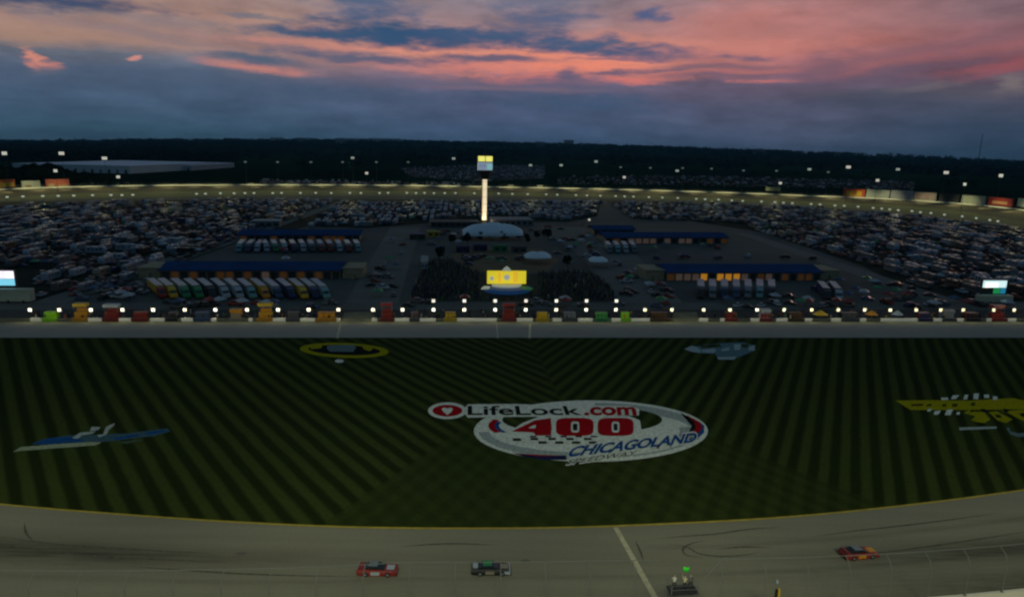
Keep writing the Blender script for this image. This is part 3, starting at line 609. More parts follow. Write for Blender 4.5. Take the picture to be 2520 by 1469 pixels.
l4.multi('blue_core', [[(430, 378), (650, 300), (1000, 280), (1150, 340), (600, 385)], [(1500, 300), (1800, 250), (1900, 265), (1600, 320)], [(1950, 225), (2200, 190), (2270, 205), (2000, 255)]], pb)
l4.multi('white_underline', [[(170, 490), (280, 420), (700, 385), (1280, 350), (1370, 360), (1290, 395), (900, 425), (500, 455), (280, 470)]], paint('grass_paint_cream', (.3, .36, .25)))
l4.multi('slanted_strokes', [[(970, 300), (1080, 225), (1300, 205), (1250, 240), (1110, 262), (1050, 310)], [(1210, 205), (1240, 145), (1360, 150), (1330, 190)], [(1390, 250), (1430, 150), (1550, 95), (1540, 130), (1470, 190), (1440, 250), (1340, 290), (1310, 260)]], pg)
l4.multi('pale_foot', [[(1560, 355), (1900, 315), (1950, 330), (1700, 380)]], paint('grass_paint_sage', (.06, .1, .06)))
l5 = Logo('painted_chequered_logo', 'yellow pennant logo with chequered flags painted on the grass at far right', 3340, 1450, .1984)
l5.multi('yellow_pennant', [[(90, 262), (800, 255), (1500, 262), (2300, 215), (2520, 260), (3300, 330), (3300, 420), (2300, 430), (1300, 440), (380, 440)]], py)
l5.multi('pennant_shading', [[(380, 330), (620, 320), (600, 365), (400, 370)], [(700, 330), (780, 320), (760, 370), (660, 370)], [(980, 330), (1060, 325), (1040, 380), (960, 380)], [(1170, 320), (1270, 320), (1250, 385), (1150, 380)], [(1520, 300), (1600, 300), (1590, 370), (1510, 360)]], paint('grass_paint_olive', (.07, .06, .008)))
l5.multi('upper_checks', [[(950, 210), (1080, 205), (1090, 250), (960, 255)], [(1170, 165), (1300, 160), (1230, 235), (1140, 235)], [(1400, 155), (1470, 155), (1440, 240), (1370, 245)], [(1570, 130), (1670, 130), (1650, 240), (1560, 235)], [(1760, 150), (1860, 150), (1860, 215), (1770, 215)], [(1930, 180), (2020, 190), (2010, 250), (1930, 250)]], pw)
l5.multi('lower_checks', [[(700, 425), (790, 425), (740, 470), (690, 470)], [(830, 465), (950, 450), (900, 530), (810, 530)], [(1060, 440), (1180, 430), (1130, 540), (1020, 540)], [(1250, 480), (1310, 480), (1300, 530), (1240, 530)]], pw)
l5.multi('yellow_figures', [[(1380, 500), (1480, 440), (1620, 480), (1760, 480), (1880, 620), (1780, 690), (1640, 670), (1520, 640), (1600, 560)], [(1850, 480), (2000, 470), (2300, 620), (2180, 690), (2020, 640)], [(2060, 470), (2200, 490), (2520, 660), (2900, 700), (3200, 560), (2520, 440)]], py)
for gap in [[(1500, 455), (1560, 450), (1580, 480), (1510, 485)], [(1690, 420), (1800, 430), (1830, 480), (1740, 490)], [(1960, 520), (2060, 540), (2110, 590), (2010, 590)], [(2130, 420), (2220, 430), (2230, 480), (2150, 490)], [(2420, 520), (2520, 500), (2600, 560), (2500, 580)]]: l5.multi('dark_gap', [gap], pk)
l5.multi('underline', [[(1290, 775), (2000, 760), (2000, 800), (1300, 830)]], pg); l5.multi('swirl', [[(2180, 790), (2240, 780), (2260, 850), (2400, 890), (2800, 860), (2900, 930), (2400, 960), (2260, 910)]], plb)
# ------------------------------------------------------------------ vehicles
def paintm(name, c, r=.45): return mat(name, c, r, spec=.4)
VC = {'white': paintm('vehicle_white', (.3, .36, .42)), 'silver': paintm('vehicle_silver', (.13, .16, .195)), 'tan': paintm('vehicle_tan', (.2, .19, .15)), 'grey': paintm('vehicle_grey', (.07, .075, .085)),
      'black': paintm('vehicle_black', (.014, .015, .018)), 'blue': paintm('vehicle_blue', (.03, .06, .14)), 'red': paintm('vehicle_red', (.2, .018, .014)), 'green': paintm('vehicle_green', (.02, .2, .07)),
      'yellow': paintm('vehicle_yellow', (.5, .33, .01)), 'orange': paintm('vehicle_orange', (.5, .22, .012)), 'lime': paintm('vehicle_lime', (.25, .6, .01)), 'teal': paintm('vehicle_teal', (.12, .3, .32)), 'navy': paintm('vehicle_navy', (.015, .02, .09)), 'brown': paintm('vehicle_brown', (.09, .045, .015))}
tyre = m_black
def wheels(xs, y, r, w=.28):
    out = []
    for x in xs:
        for s in (-1, 1): out.append(('wheel', MB().cyl((x, s*y-w/2, r), (x, s*y+w/2, r), r, n=12), tyre))
    return out
def v_motorhome(c, L=9.0, rv=None):
    b = MB(); b.side([(-L/2, .55), (L/2-.25, .45), (L/2, 1.0), (L/2-.15, 2.2), (L/2-.6, 3.15), (L/2-1.2, 3.35), (-L/2+.2, 3.35), (-L/2, 3.1)], -1.27, 1.27)
    parts = [('body', b, VC[c])]
    w = MB(); w.side([(L/2-.13, 1.35), (L/2+.0, 1.4), (L/2-.42, 2.75), (L/2-.62, 2.7)], -1.15, 1.15); parts.append(('windscreen', w, m_glass))
    g = MB()
    for x in (-3.0, -1.1, .9, 2.6): g.box((x, 0, 2.2), (1.3, 2.58, .7))
    parts.append(('side_windows', g, m_glass)); s = MB(); s.box((0, 0, 1.35), (L-.8, 2.575, .3)); parts.append(('side_stripe', s, VC['grey' if c in ('white', 'silver') else 'brown']))
    for x in (-2.6, 2.0): a = MB(); a.box((x, 0, 3.5), (1.1, .9, .32), taper=.8); parts.append(('roof_unit', a, VC['silver'])) 
    return parts+wheels((-L/2+2.4, L/2-2.2), 1.1, .5)
def v_trailer(c):
    b = MB(); b.side([(-4, .5), (3.2, .5), (4, 1.1), (4.1, 2.3), (3.6, 3.0), (-3.9, 3.05), (-4.1, 2.6)], -1.2, 1.2)
    g = MB(); [g.box((x, 0, 2.0), (1.1, 2.43, .55)) for x in (-2.4, 0, 2.2)]
    h = MB(); h.cyl((3.9, -.6, .5), (5.2, 0, .5), .06, n=5).cyl((3.9, .6, .5), (5.2, 0, .5), .06, n=5).cyl((4.9, 0, 0), (4.9, 0, .7), .06, n=5)
    a = MB(); a.box((0, 0, 3.2), (.9, .8, .3), taper=.8)
    return [('body', b, VC[c]), ('side_windows', g, m_glass), ('hitch', h, m_dsteel), ('roof_unit', a, VC['white'])]+wheels((-.9, .2), 1.05, .38)
def v_car(c):
    b = MB()
    def ring(x, w, z0, z1): return [(x, -w, z0), (x, w, z0), (x, w*1.02, (z0+z1)/2), (x, w*.9, z1), (x, -w*.9, z1), (x, -w*1.02, (z0+z1)/2)]
    b.loft([ring(-2.3, .78, .4, .8), ring(-2.15, .88, .28, .98), ring(-1, .9, .25, 1.0), ring(1, .9, .25, .96), ring(2.0, .86, .28, .78), ring(2.3, .72, .38, .6)])
    g = MB(); g.loft([ring(-1.75, .76, .96, 1.0), ring(-1.1, .72, .96, 1.4), ring(.1, .72, .96, 1.44), ring(1.05, .76, .94, .98)])
    r = MB(); r.box((-.5, 0, 1.45), (1.3, 1.2, .05))
    return [('body', b, VC[c]), ('windows', g, m_glass), ('roof', r, VC[c])]+wheels((-1.4, 1.4), .82, .33, .22)
def v_pickup(c):
    b = MB(); b.side([(-2.8, .5), (2.7, .45), (2.85, .8), (2.75, 1.15), (1.5, 1.28), (.95, 1.85), (-.75, 1.88), (-1.0, 1.25), (-2.8, 1.22)], -.98, .98)
    g = MB(); g.side([(1.42, 1.3), (.93, 1.8), (-.7, 1.82), (-.9, 1.3)], -.99, .99); g.side([(1.55, 1.3), (1.0, 1.84), (.9, 1.78), (1.4, 1.28)], -.85, .85)
    d = MB(); d.box((-1.95, 0, 1.235), (1.5, 1.7, .03))
    return [('body', b, VC[c]), ('windows', g, m_glass), ('cargo_bed', d, m_black)]+wheels((-1.75, 1.8), .9, .4, .26)
def v_canopy(c):
    b = MB(); b.add([(-1.8, -1.8, 2.3), (1.8, -1.8, 2.3), (1.8, 1.8, 2.3), (-1.8, 1.8, 2.3), (0, 0, 3.3), (-1.8, -1.8, 2.1), (1.8, -1.8, 2.1), (1.8, 1.8, 2.1), (-1.8, 1.8, 2.1)], [(0, 1, 4), (1, 2, 4), (2, 3, 4), (3, 0, 4), (0, 5, 6, 1), (1, 6, 7, 2), (2, 7, 8, 3), (3, 8, 5, 0)])
    return [('canopy', b, VC[c])]+[('pole', MB().cyl((x, y, 0), (x, y, 2.3), .04, n=5), m_steel) for x in (-1.7, 1.7) for y in (-1.7, 1.7)]
KINDS = {'motorhome': (v_motorhome, ('white', 'white', 'silver', 'white', 'silver', 'tan', 'navy', 'grey', 'black')), 'camper_trailer': (v_trailer, ('white', 'silver', 'silver', 'grey')),
         'parked_car': (v_car, ('silver', 'white', 'black', 'grey', 'navy', 'red', 'blue', 'black', 'grey', 'black')), 'pickup_truck': (v_pickup, ('white', 'black', 'grey', 'silver', 'red', 'navy', 'black', 'grey')), 'canopy_tent': (v_canopy, ('white', 'blue', 'white', 'red', 'green'))}
def make_thing(name, parts, loc=(0, 0, 0), rz=0):
    r = empty(name, loc, rz)
    for nm, mb, m in parts: mb.build(nm, m, r)
    return r
def merged(parts):
    mb = MB(); mats = []
    for nm, b, m in parts:
        if m not in mats: mats.append(m)
        mb.add(b.v, b.f, mats.index(m))
    return mb, mats
def inpoly(x, y, poly):
    c = False; n = len(poly)
    for i in range(n):
        x1, y1 = poly[i]; x2, y2 = poly[i-1]
        if (y1 > y) != (y2 > y) and x < (x2-x1)*(y-y1)/(y2-y1)+x1: c = not c
    return c
slots = []   # (kind, colour, x, y, rz, region)
def lot(poly, dirv, du, dv, region, mix, skip=.12, jit=.8, lane=5, turn=.85, holes=()):
    W = [P(*q) for q in poly]; cx = sum(p.x for p in W)/len(W); cy = sum(p.y for p in W)/len(W); d = dirv.normalized(); nn = Vector((-d.y, d.x, 0)); rad = max((p-Vector((cx, cy, 0))).length for p in W)
    k = int(rad/du)+1; kk = int(rad/dv)+1; a = math.atan2(d.y, d.x)
    for i in range(-k, k+1):
        for j in range(-kk, kk+1):
            if j % lane == 0: continue          # driving lane
            if rnd.random() < skip: continue
            p = Vector((cx, cy, 0))+d*(i*du+rnd.uniform(-jit, jit))+nn*(j*dv+rnd.uniform(-jit, jit)); x, y = proj(p)
            if not inpoly(x, y, poly) or any(inpoly(x, y, h) for h in holes) or not -60 < x < 2580: continue
            kd = rnd.choices(list(mix), weights=list(mix.values()))[0]; c = rnd.choice(KINDS[kd][1])
            slots.append((kd, c, p.x, p.y, a+math.pi/2*(rnd.random() < turn)+(math.pi if rnd.random() < .5 else 0)+rnd.uniform(-.05, .05), region))
mixA = {'motorhome': 2.6, 'camper_trailer': 1.5, 'parked_car': 4.4, 'pickup_truck': 3, 'canopy_tent': .5}; mixB = {'motorhome': 6, 'camper_trailer': 2, 'parked_car': 1.3, 'pickup_truck': 1, 'canopy_tent': .7}; mixC = {'parked_car': 6, 'pickup_truck': 3, 'motorhome': 1}
dirA = P(700, 540)-P(180, 735); dirC = P(1870, 595)-P(2300, 740)
lot([(-60, 512), (100, 505), (300, 498), (600, 494), (830, 495), (740, 540), (600, 590), (420, 655), (290, 700), (140, 738), (95, 742), (88, 660), (-60, 660)], dirA, 9.6, 4.7, 'left infield', mixA, .12, .9, 5, .1)
lot([(845, 500), (1480, 500), (1470, 530), (1400, 545), (1300, 535), (1120, 540), (900, 560), (760, 560), (800, 530)], UX, 4.8, 10.5, 'infield behind the scoring tower', mixB, .14)
lot([(1495, 500), (1760, 502), (2000, 514), (2200, 530), (2400, 550), (2580, 575), (2580, 735), (2500, 740), (2400, 745), (2260, 705), (2120, 655), (1990, 610), (1880, 575), (1820, 550), (1700, 545), (1560, 540)], dirC, 9.6, 4.7, 'right infield', mixA, .12, .9, 5, .1)
lot([(985, 415), (1150, 409), (1340, 410), (1340, 440), (1180, 448), (1010, 436)], UX, 4.5, 11, 'lot beyond the back straight', mixC, .25)
lot([(1370, 436), (1700, 434), (2250, 448), (2250, 468), (1900, 462), (1500, 455), (1370, 455)], UX, 4.5, 12, 'lot beyond the back straight', mixC, .68)
lot([(640, 444), (1180, 452), (1180, 459), (640, 456)], UX, 4.5, 10, 'lot beyond the back straight', mixC, .35)
slots.sort(key=lambda s: s[2]**2+s[3]**2)
tree_t = {}; merge_t = {}; cnt = {}
rest = {k: {} for k in KINDS}
def getmerge(kd, c):
    if (kd, c) not in merge_t: mb, mats = merged(KINDS[kd][0](c)); merge_t[kd, c] = (mb, mats, mb.mesh(kd, mats))
    return merge_t[kd, c]
nicek = {'motorhome': 'motorhome', 'camper_trailer': 'camper trailer', 'parked_car': 'car', 'pickup_truck': 'pickup truck', 'canopy_tent': 'canopy tent'}
def depthword(y): return 'close to pit road' if y > 660 else ('in its nearer half' if y > 590 else ('halfway back' if y > 540 else 'near the back straight'))
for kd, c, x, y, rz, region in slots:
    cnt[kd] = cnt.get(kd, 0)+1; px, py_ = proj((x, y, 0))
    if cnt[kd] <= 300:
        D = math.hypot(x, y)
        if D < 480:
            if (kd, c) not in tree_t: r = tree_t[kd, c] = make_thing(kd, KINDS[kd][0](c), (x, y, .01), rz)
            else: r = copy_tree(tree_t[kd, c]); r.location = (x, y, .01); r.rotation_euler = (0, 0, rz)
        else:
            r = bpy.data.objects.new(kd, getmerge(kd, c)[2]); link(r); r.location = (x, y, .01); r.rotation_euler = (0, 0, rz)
        if region.startswith('infield'): region = 'infield %s the tower' % ('left of' if px < 1140 else ('right of' if px > 1240 else 'behind'))
        tag(r, '%s %s in %s %s' % (c, nicek[kd], region, depthword(py_)), nicek[kd], '%ss parked in the infield' % nicek[kd])
    else: rest[kd].setdefault(c, []).append((x, y, rz))
for kd, d in rest.items():
    V = []; F = []; MI = []; mats = []; off = 0
    for c, lst in d.items():
        mb, ms, _ = getmerge(kd, c); base = np.array(mb.v); 
        for m in ms:
            if m not in mats: mats.append(m)
        mi = [mats.index(ms[i]) for i in mb.m]
        for x, y, rz in lst:
            cr, sr = math.cos(rz), math.sin(rz); q = np.empty_like(base); q[:, 0] = base[:, 0]*cr-base[:, 1]*sr+x; q[:, 1] = base[:, 0]*sr+base[:, 1]*cr+y; q[:, 2] = base[:, 2]+.01+zg(x, y)
            V.append(q); F += [tuple(i+off for i in f) for f in mb.f]; MI += mi; off += len(base)
    if not V: continue
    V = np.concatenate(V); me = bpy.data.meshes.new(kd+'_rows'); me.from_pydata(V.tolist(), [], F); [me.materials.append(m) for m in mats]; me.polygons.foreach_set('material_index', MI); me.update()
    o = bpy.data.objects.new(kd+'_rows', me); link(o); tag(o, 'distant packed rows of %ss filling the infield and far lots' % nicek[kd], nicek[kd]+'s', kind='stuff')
print('SLOTS', cnt)
# transporters
def v_hauler(ct, cc, L=15.5):
    b = MB(); b.box((-2.5, 0, 2.55), (L, 2.6, 3.1)); t = MB(); t.box((-2.5, 0, 4.13), (L-.1, 2.5, .06)); s = MB(); s.box((-2.5, 0, 1.35), (L-.6, 2.64, .55))
    xf = -2.5+L/2
    c = MB(); c.side([(xf+.7, .6), (xf+5.6, .6), (xf+5.8, 1.3), (xf+5.6, 1.75), (xf+4.0, 1.95), (xf+3.5, 2.9), (xf+2.9, 3.5), (xf+.9, 3.75), (xf+.7, 3.6)], -1.2, 1.2)
    w = MB(); w.side([(xf+4.02, 2.0), (xf+3.55, 2.85), (xf+3.35, 2.8), (xf+3.8, 2.0)], -1.05, 1.05); w.box((xf+2.7, 0, 2.35), (.9, 2.43, .6))
    k = [('trailer_body', b, VC[ct]), ('trailer_roof', t, VC['white']), ('side_band', s, VC[cc]), ('tractor_cab', c, VC[cc]), ('cab_windows', w, m_glass)]
    e = MB(); [e.cyl((xf+1.0, y, 2.5), (xf+1.0, y, 4.1), .09, n=6) for y in (-1.1, 1.1)]; k.append(('exhaust_stacks', e, m_steel))
    return k+wheels((-8.6, -7.4, xf+1.4, xf+2.5, xf+4.9), 1.1, .5)
def haul(x, yfar, xn, yn, ct, cc, label, group):
    a, b = P(x, yfar), P(xn, yn); d = (b-a).normalized(); c = a+d*10.5; r = make_thing('race_transporter', v_hauler(ct, cc), (c.x, c.y, .03), math.atan2(d.y, d.x)); tag(r, label, 'transporter', group); return r
hb = [('yellow', 'red', 372), ('yellow', 'yellow', 398), ('white', 'green', 430), ('green', 'green', 462), ('grey', 'black', 494), ('silver', 'white', 527), ('white', 'white', 560), ('silver', 'teal', 592), ('yellow', 'orange', 624), ('white', 'blue', 656), ('blue', 'navy', 688), ('yellow', 'yellow', 718), ('silver', 'navy', 746), ('white', 'teal', 772)]
for i, (ct, cc, x) in enumerate(hb):
    haul(x, 711, x+44, 747, ct, cc, '%s race transporter with %s cab, %s from left in the row below the left garages' % (ct, cc, ordn[i]), 'transporters parked below the left garages')
ha = ['white', 'silver', 'white', 'silver', 'white', 'white', 'red', 'silver', 'white', 'white', 'red', 'white', 'white', 'silver']; hc = ['teal', 'blue', 'white', 'white', 'green', 'white', 'navy', 'white', 'grey', 'red', 'red', 'white', 'red', 'teal']
for i in range(14):
    x = 588+22.5*i; haul(x+(12 if i < 3 else -6), 608, x+(-10 if i < 3 else 8), 633, ha[i], hc[i], '%s race transporter with %s cab, %s from the left between the two left garages' % (ha[i], hc[i], ordn[i]), 'transporters parked between the left garages')
hr = [('silver', 'black'), ('white', 'silver'), ('white', 'navy'), ('white', 'blue'), ('white', 'silver'), ('white', 'teal'), ('white', 'black')]
for i, (ct, cc) in enumerate(hr):
    x = 1722+29*i; haul(x, 711, x+2, 743, ct, cc, '%s trailer with %s cab, %s from the left in the row below the right garage' % (ct, cc, ordn[i]), 'transporters parked below the right garage')
haul(2016, 716, 2040, 746, 'navy', 'black', 'navy transporter parked right of the right garage, left of the white one', None); haul(2044, 716, 2068, 746, 'grey', 'white', 'grey transporter with white cab parked at the right end of the paddock', None)
for i, (x, c1, c2) in enumerate(((1492, 'teal', 'silver'), (1512, 'white', 'teal'), (1532, 'teal', 'white'), (1552, 'silver', 'silver'))):
    haul(x, 611, x+16, 636, c1, c2, '%s television truck with %s cab, %s from the left below the rear right garage' % (c1, c2, ordn[i]), 'television trucks right of the tower')
# ------------------------------------------------------------------ garages
m_roof = mat('garage_roof_blue', (.006, .05, .17), .85, noise=.25, nscale=.15, spec=.1); m_gwall = mat('garage_wall', (.2, .18, .13), .8)
m_door = mat('garage_door_dark', (.03, .028, .025), .7); m_doorw = mat('garage_bay_warm', (.25, .1, .03), .7, emit=(.9, .35, .06), estr=.022); m_doorl = mat('garage_bay_lit', (.5, .22, .03), .7, emit=(1, .42, .03), estr=.3); m_doorp = mat('garage_bay_pale', (.4, .26, .2), .7, emit=(1, .6, .4), estr=.03)
def garage(name, x0, x1, yb, depth, label, bays, endl=False, endr=False, wall=3.4, ridge=5.4):
    a, b = P(x0, yb), P(x1, yb); d = (b-a).normalized(); Ln = (b-a).length; r = empty(name, a, math.atan2(d.y, d.x)); tag(r, label, 'garage')
    w = MB(); w.box((Ln/2, depth/2, wall/2), (Ln, depth, wall)); w.build('walls', m_gwall, r)
    f = MB(); f.side([(0, 0)]*0+[(0, 0)]*0, 0, 0) if False else None
    prof = [(-1.2, wall+.02), (depth/2, ridge), (depth+1.2, wall+.02), (depth+1.2, wall+.32), (depth/2, ridge+.3), (-1.2, wall+.32)]; n = len(prof)
    f.add([(-1, y, z) for y, z in prof]+[(Ln+1, y, z) for y, z in prof], [tuple(range(n)), tuple(range(2*n-1, n-1, -1))]+[(i, n+i, n+(i+1) % n, (i+1) % n) for i in range(n)])
    f.build('roof', m_roof, r)
    k = len(bays); bw = Ln/k
    for i, ch in enumerate(bays):
        m = {'d': m_door, 'w': m_doorw, 'l': m_doorl, 'p': m_doorp}[ch]; q = MB(); q.box(((i+.5)*bw, -.06, 1.45), (bw*.78, .12, 2.8)); q.build('garage_door', m, r)
        if i: p = MB(); p.box((i*bw, -.9, wall/2), (.2, .2, wall)); p.build('column', m_steel, r)
    for e, xx in ((endl, -5), (endr, Ln+5)):
        if e: g = MB(); g.box((xx, depth*.4, 2.1), (8.5, depth*.7, 4.2)); g.box((xx, depth*.4, 4.3), (9, depth*.75, .2)); g.box((xx, -.0, 1.2), (1.2, depth*.11, 2.2)); g.build('end_office', mat('office_tan', (.3, .27, .17), .8, noise=.2, nscale=.5), r)
    return r
garage('garage_building', 398, 838, 686, 19, 'long blue roofed garage at left nearer to pit road, with tan end offices', 'dwdwddwwdwdpdwdwdwdd', True, True)
garage('garage_building', 590, 885, 594, 19, 'long blue roofed garage at left, farther from pit road, behind the white transporters', 'wdddwddddwdwwwdd')
garage('garage_building', 1640, 2018, 690, 19, 'long blue roofed garage at right with brightly lit orange bays, nearer to pit road', 'wpppldlllpdwpdwdwwd', True, True)
garage('garage_building', 1490, 1790, 599, 19, 'long blue roofed garage at right, farther from pit road, with small tan bays', 'dwdppppdpdppddwdw', False, False)
g5 = garage('canopy_building', 1462, 1560, 579, 14, 'short dark blue roofed shelter left of and behind the rear right garage', 'dddddd')
# ------------------------------------------------------------------ scoring tower
def tower():
    b = P(1192, 553); r = empty('scoring_tower', b, PITD); tag(r, 'tall lit scoring tower with a yellow board on top of a glowing cream column', 'tower')
    m = MB(); m.cyl((0, 0, 0), (0, 0, 3.4), 3.6, 2.6, 16); m.build('base_drum', m_black, r)
    D = b.length
    def z(y): return zy(b, y, 1194)
    zb, zc, z1, z2, z3 = 3.4, z(440), z(419), z(399), z(383)
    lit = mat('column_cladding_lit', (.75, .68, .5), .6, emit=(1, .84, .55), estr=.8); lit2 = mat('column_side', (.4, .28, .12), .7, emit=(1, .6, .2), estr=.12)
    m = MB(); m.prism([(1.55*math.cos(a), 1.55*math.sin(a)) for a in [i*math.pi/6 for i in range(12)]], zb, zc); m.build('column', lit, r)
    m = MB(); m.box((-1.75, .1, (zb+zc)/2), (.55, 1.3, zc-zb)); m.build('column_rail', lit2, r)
    for k in range(5):
        m = MB(); zz = zb+(zc-zb)*(k+.5)/5.5+3; m.cyl((0, 0, zz), (0, 0, zz+.15), 1.65, n=12); m.build('column_ring', m_dsteel, r)
    m = MB(); m.cyl((-.5, -1.6, 4.0), (-.5, -1.6, 6.4), 1.5, 1.1, 12); m.build('base_lantern', mat('base_lantern_glow', (.9, .8, .5), .5, emit=(1, .92, .55), estr=.9), r)
    m = MB(); m.cyl((0, 0, zc-.5), (0, 0, z1), 2.2, 4.6, 16); m.build('collar', m_black, r)
    m = MB(); m.box((0, 0, (z1+z2)/2), (10.2, 8.5, z2-z1)); m.build('lower_board', mat('lower_board_glow', (.3, .35, .4), .4, emit=(.33, .42, .55), estr=.5), r)
    m = MB(); m.box((3.1, -4.3, (z1+z2)/2-.3), (3.6, .1, (z2-z1)*.7)); m.build('lower_board_panel', mat('cyan_panel', (.3, .5, .5), .4, emit=(.35, .75, .75), estr=.5), r)
    m = MB(); [m.box((x, -4.32, (z1+z2)/2+.2), (1.9, .06, .5)) for x in (-3.2, -.6)]; m.build('lower_board_stripes', mat('violet_panel', (.1, .1, .3), .4, emit=(.2, .22, .55), estr=.5), r)
    m = MB(); m.box((0, 0, (z2+z3)/2), (10.6, 8.8, z3-z2)); m.build('upper_board', m_dsteel, r)
    m = MB(); [m.box((x, -4.45, (z2+z3)/2), (4.7, .1, (z3-z2)*.8)) for x in (-2.6, 2.6)]; m.build('yellow_board', mat('yellow_board_glow', (.8, .75, .1), .4, emit=(1, .93, .2), estr=.85), r)
    m = MB(); m.cyl((0, 0, z3), (0, 0, z3+1.6), 1.5, .8, 10).cyl((0, 0, z3+1.6), (0, 0, z3+6), .12, .06, 6); m.build('beacon_mast', mat('beacon_red', (.12, .02, .03), .5), r)
    l = bpy.data.lights.new('tower_base_lamp', 'POINT'); l.energy = 3000; l.color = (1, .85, .5); l.shadow_soft_size = 1; o = bpy.data.objects.new('tower_base_lamp', l); link(o); o.location = b+Vector((0, -9, 2.5))
tower()
# ------------------------------------------------------------------ fan zone: tents, stage, plaza, crowd
m_tent = mat('tent_fabric', (.8, .86, .9), .6, noise=.08, nscale=.2)
def tent(xl, xr, yb, yt, depth, label, peaks=3):
    a, b = P(xl, yb), P(xr, yb); d = (b-a).normalized(); Ln = (b-a).length; r = empty('white_tent', a, math.atan2(d.y, d.x)); tag(r, label, 'tent')
    h = 3.0; top = h+Ln*.19; mb = MB(); K = 24; J = 8; vs = []
    for i in range(K+1):
        u = i/K; env = math.sin(math.pi*min(1, max(0, .06+.88*u)))**.55; half = depth/2*(.45+.55*env)
        for j in range(J+1):
            w = j/J*2-1; z = h+(top-h)*env*(1-abs(w)**1.7)+(.5*abs(math.sin(u*math.pi*peaks))*(1-abs(w)))
            vs.append((u*Ln, depth/2+w*half, z))
    mb.add(vs, [(i*(J+1)+j, (i+1)*(J+1)+j, (i+1)*(J+1)+j+1, i*(J+1)+j+1) for i in range(K) for j in range(J)])
    o = mb.build('tent_roof', m_tent, r, smooth=True); so_ = o.modifiers.new('s', 'SOLIDIFY'); so_.thickness = .12
    n = 6
    for i in range(n+1):
        for y in (depth*.12, depth*.88): p = MB(); x = Ln*(.04+.92*i/n); p.cyl((x, depth/2+(y-depth/2)*.8, 0), (x, depth/2+(y-depth/2)*.8, h+.5), .12, n=6); p.build('tent_pole', m_steel, r)
    return r
tent(1140, 1290, 594, 557, 17, 'large white vaulted tent in front of the scoring tower', 3)
tent(1292, 1358, 652, 630, 10, 'small white vaulted tent to the right of the fan plaza', 2)
tent(1452, 1498, 661, 640, 9, 'small greyish white tent standing right of the dark fan lawn', 2)
sheet('fan_plaza', [P(1108, 628), P(1150, 612), P(1330, 612), P(1375, 640), P(1345, 668), P(1240, 676), P(1150, 664)], .05, mat('plaza_tan', (.17, .12, .055), .85, noise=.35, nscale=.15))
lawn = [(1005, 742), (1040, 655), (1075, 636), (1112, 640), (1165, 668), (1260, 678), (1400, 668), (1460, 672), (1500, 705), (1518, 742)]
sheet('fan_lawn', [P(*q) for q in lawn], .055, mat('lawn_dark', (.018, .028, .012), .9, noise=.4, nscale=.1))
def block(name, xl, xr, yb, ht, depth, label, cat, m, m2=None, extra=None, group=None, inset=.0):
    a, b = P(xl, yb), P(xr, yb); d = (b-a).normalized(); Ln = (b-a).length; r = empty(name, a, math.atan2(d.y, d.x)); tag(r, label, cat, group)
    w = MB(); w.box((Ln/2, depth/2, ht/2), (Ln, depth, ht)); w.build('walls', m, r); q = MB(); q.box((Ln/2, depth/2, ht+.15), (Ln+.6, depth+.6, .3)); q.build('roof', m2 or m, r)
    n = max(2, int(Ln/4)); 
    for i in range(n): g = MB(); g.box(((i+.5)*Ln/n, -.04, ht*.5), (Ln/n*.55, .08, ht*.42)); g.build('window', m_glass, r)
    return r, Ln
m_bwall = mat('building_grey', (.16, .16, .17), .8); m_broof = mat('building_roof_grey', (.22, .22, .24), .8, noise=.2, nscale=.2)
block('media_building', 1212, 1312, 556, 4, 22, 'low grey flat roofed building just right of the scoring tower base', 'building', m_bwall, m_broof)
block('service_building', 1060, 1180, 560, 3.5, 16, 'low dark building just left of the scoring tower base', 'building', mat('service_wall', (.06, .06, .06), .8), mat('service_roof', (.07, .075, .08), .8, noise=.3, nscale=.2))
block('service_building', 620, 688, 560, 4, 12, 'small pale building behind the rear left garage', 'building', m_bwall, mat('pale_roof', (.3, .31, .32), .8))
block('service_building', 1008, 1046, 590, 3, 9, 'small dark kiosk building left of the big tent', 'building', mat('kiosk_wall', (.05, .045, .02), .8), mat('kiosk_roof', (.05, .06, .12), .8))
block('concession_stand', 1052, 1082, 583, 3, 6, 'small yellow concession stand left of the big white tent', 'stand', VC['yellow'], mat('concession_roof', (.3, .28, .05), .8))
block('white_hut', 1037, 1052, 662, 3, 18, 'narrow white hut at the left edge of the dark fan lawn', 'hut', VC['white'], mat('hut_roof', (.26, .3, .28), .8))
for i, (x, y, c, tx) in enumerate(((1122, 622, 'navy', 'left'), (1165, 618, 'navy', 'centre'), (1215, 620, 'green', 'right'), (1262, 622, 'grey', 'far right'))):
    block('vendor_booth', x, x+34, y, 3, 7, '%s vendor booth on the fan plaza, %s one of the row' % (c, tx), 'booth', VC[c], mat('booth_roof_'+tx[:5].strip(), tuple(v*.6 for v in VC[c].node_tree.nodes['Principled BSDF'].inputs[0].default_value[:3]), .8), group='vendor booths on the fan plaza')
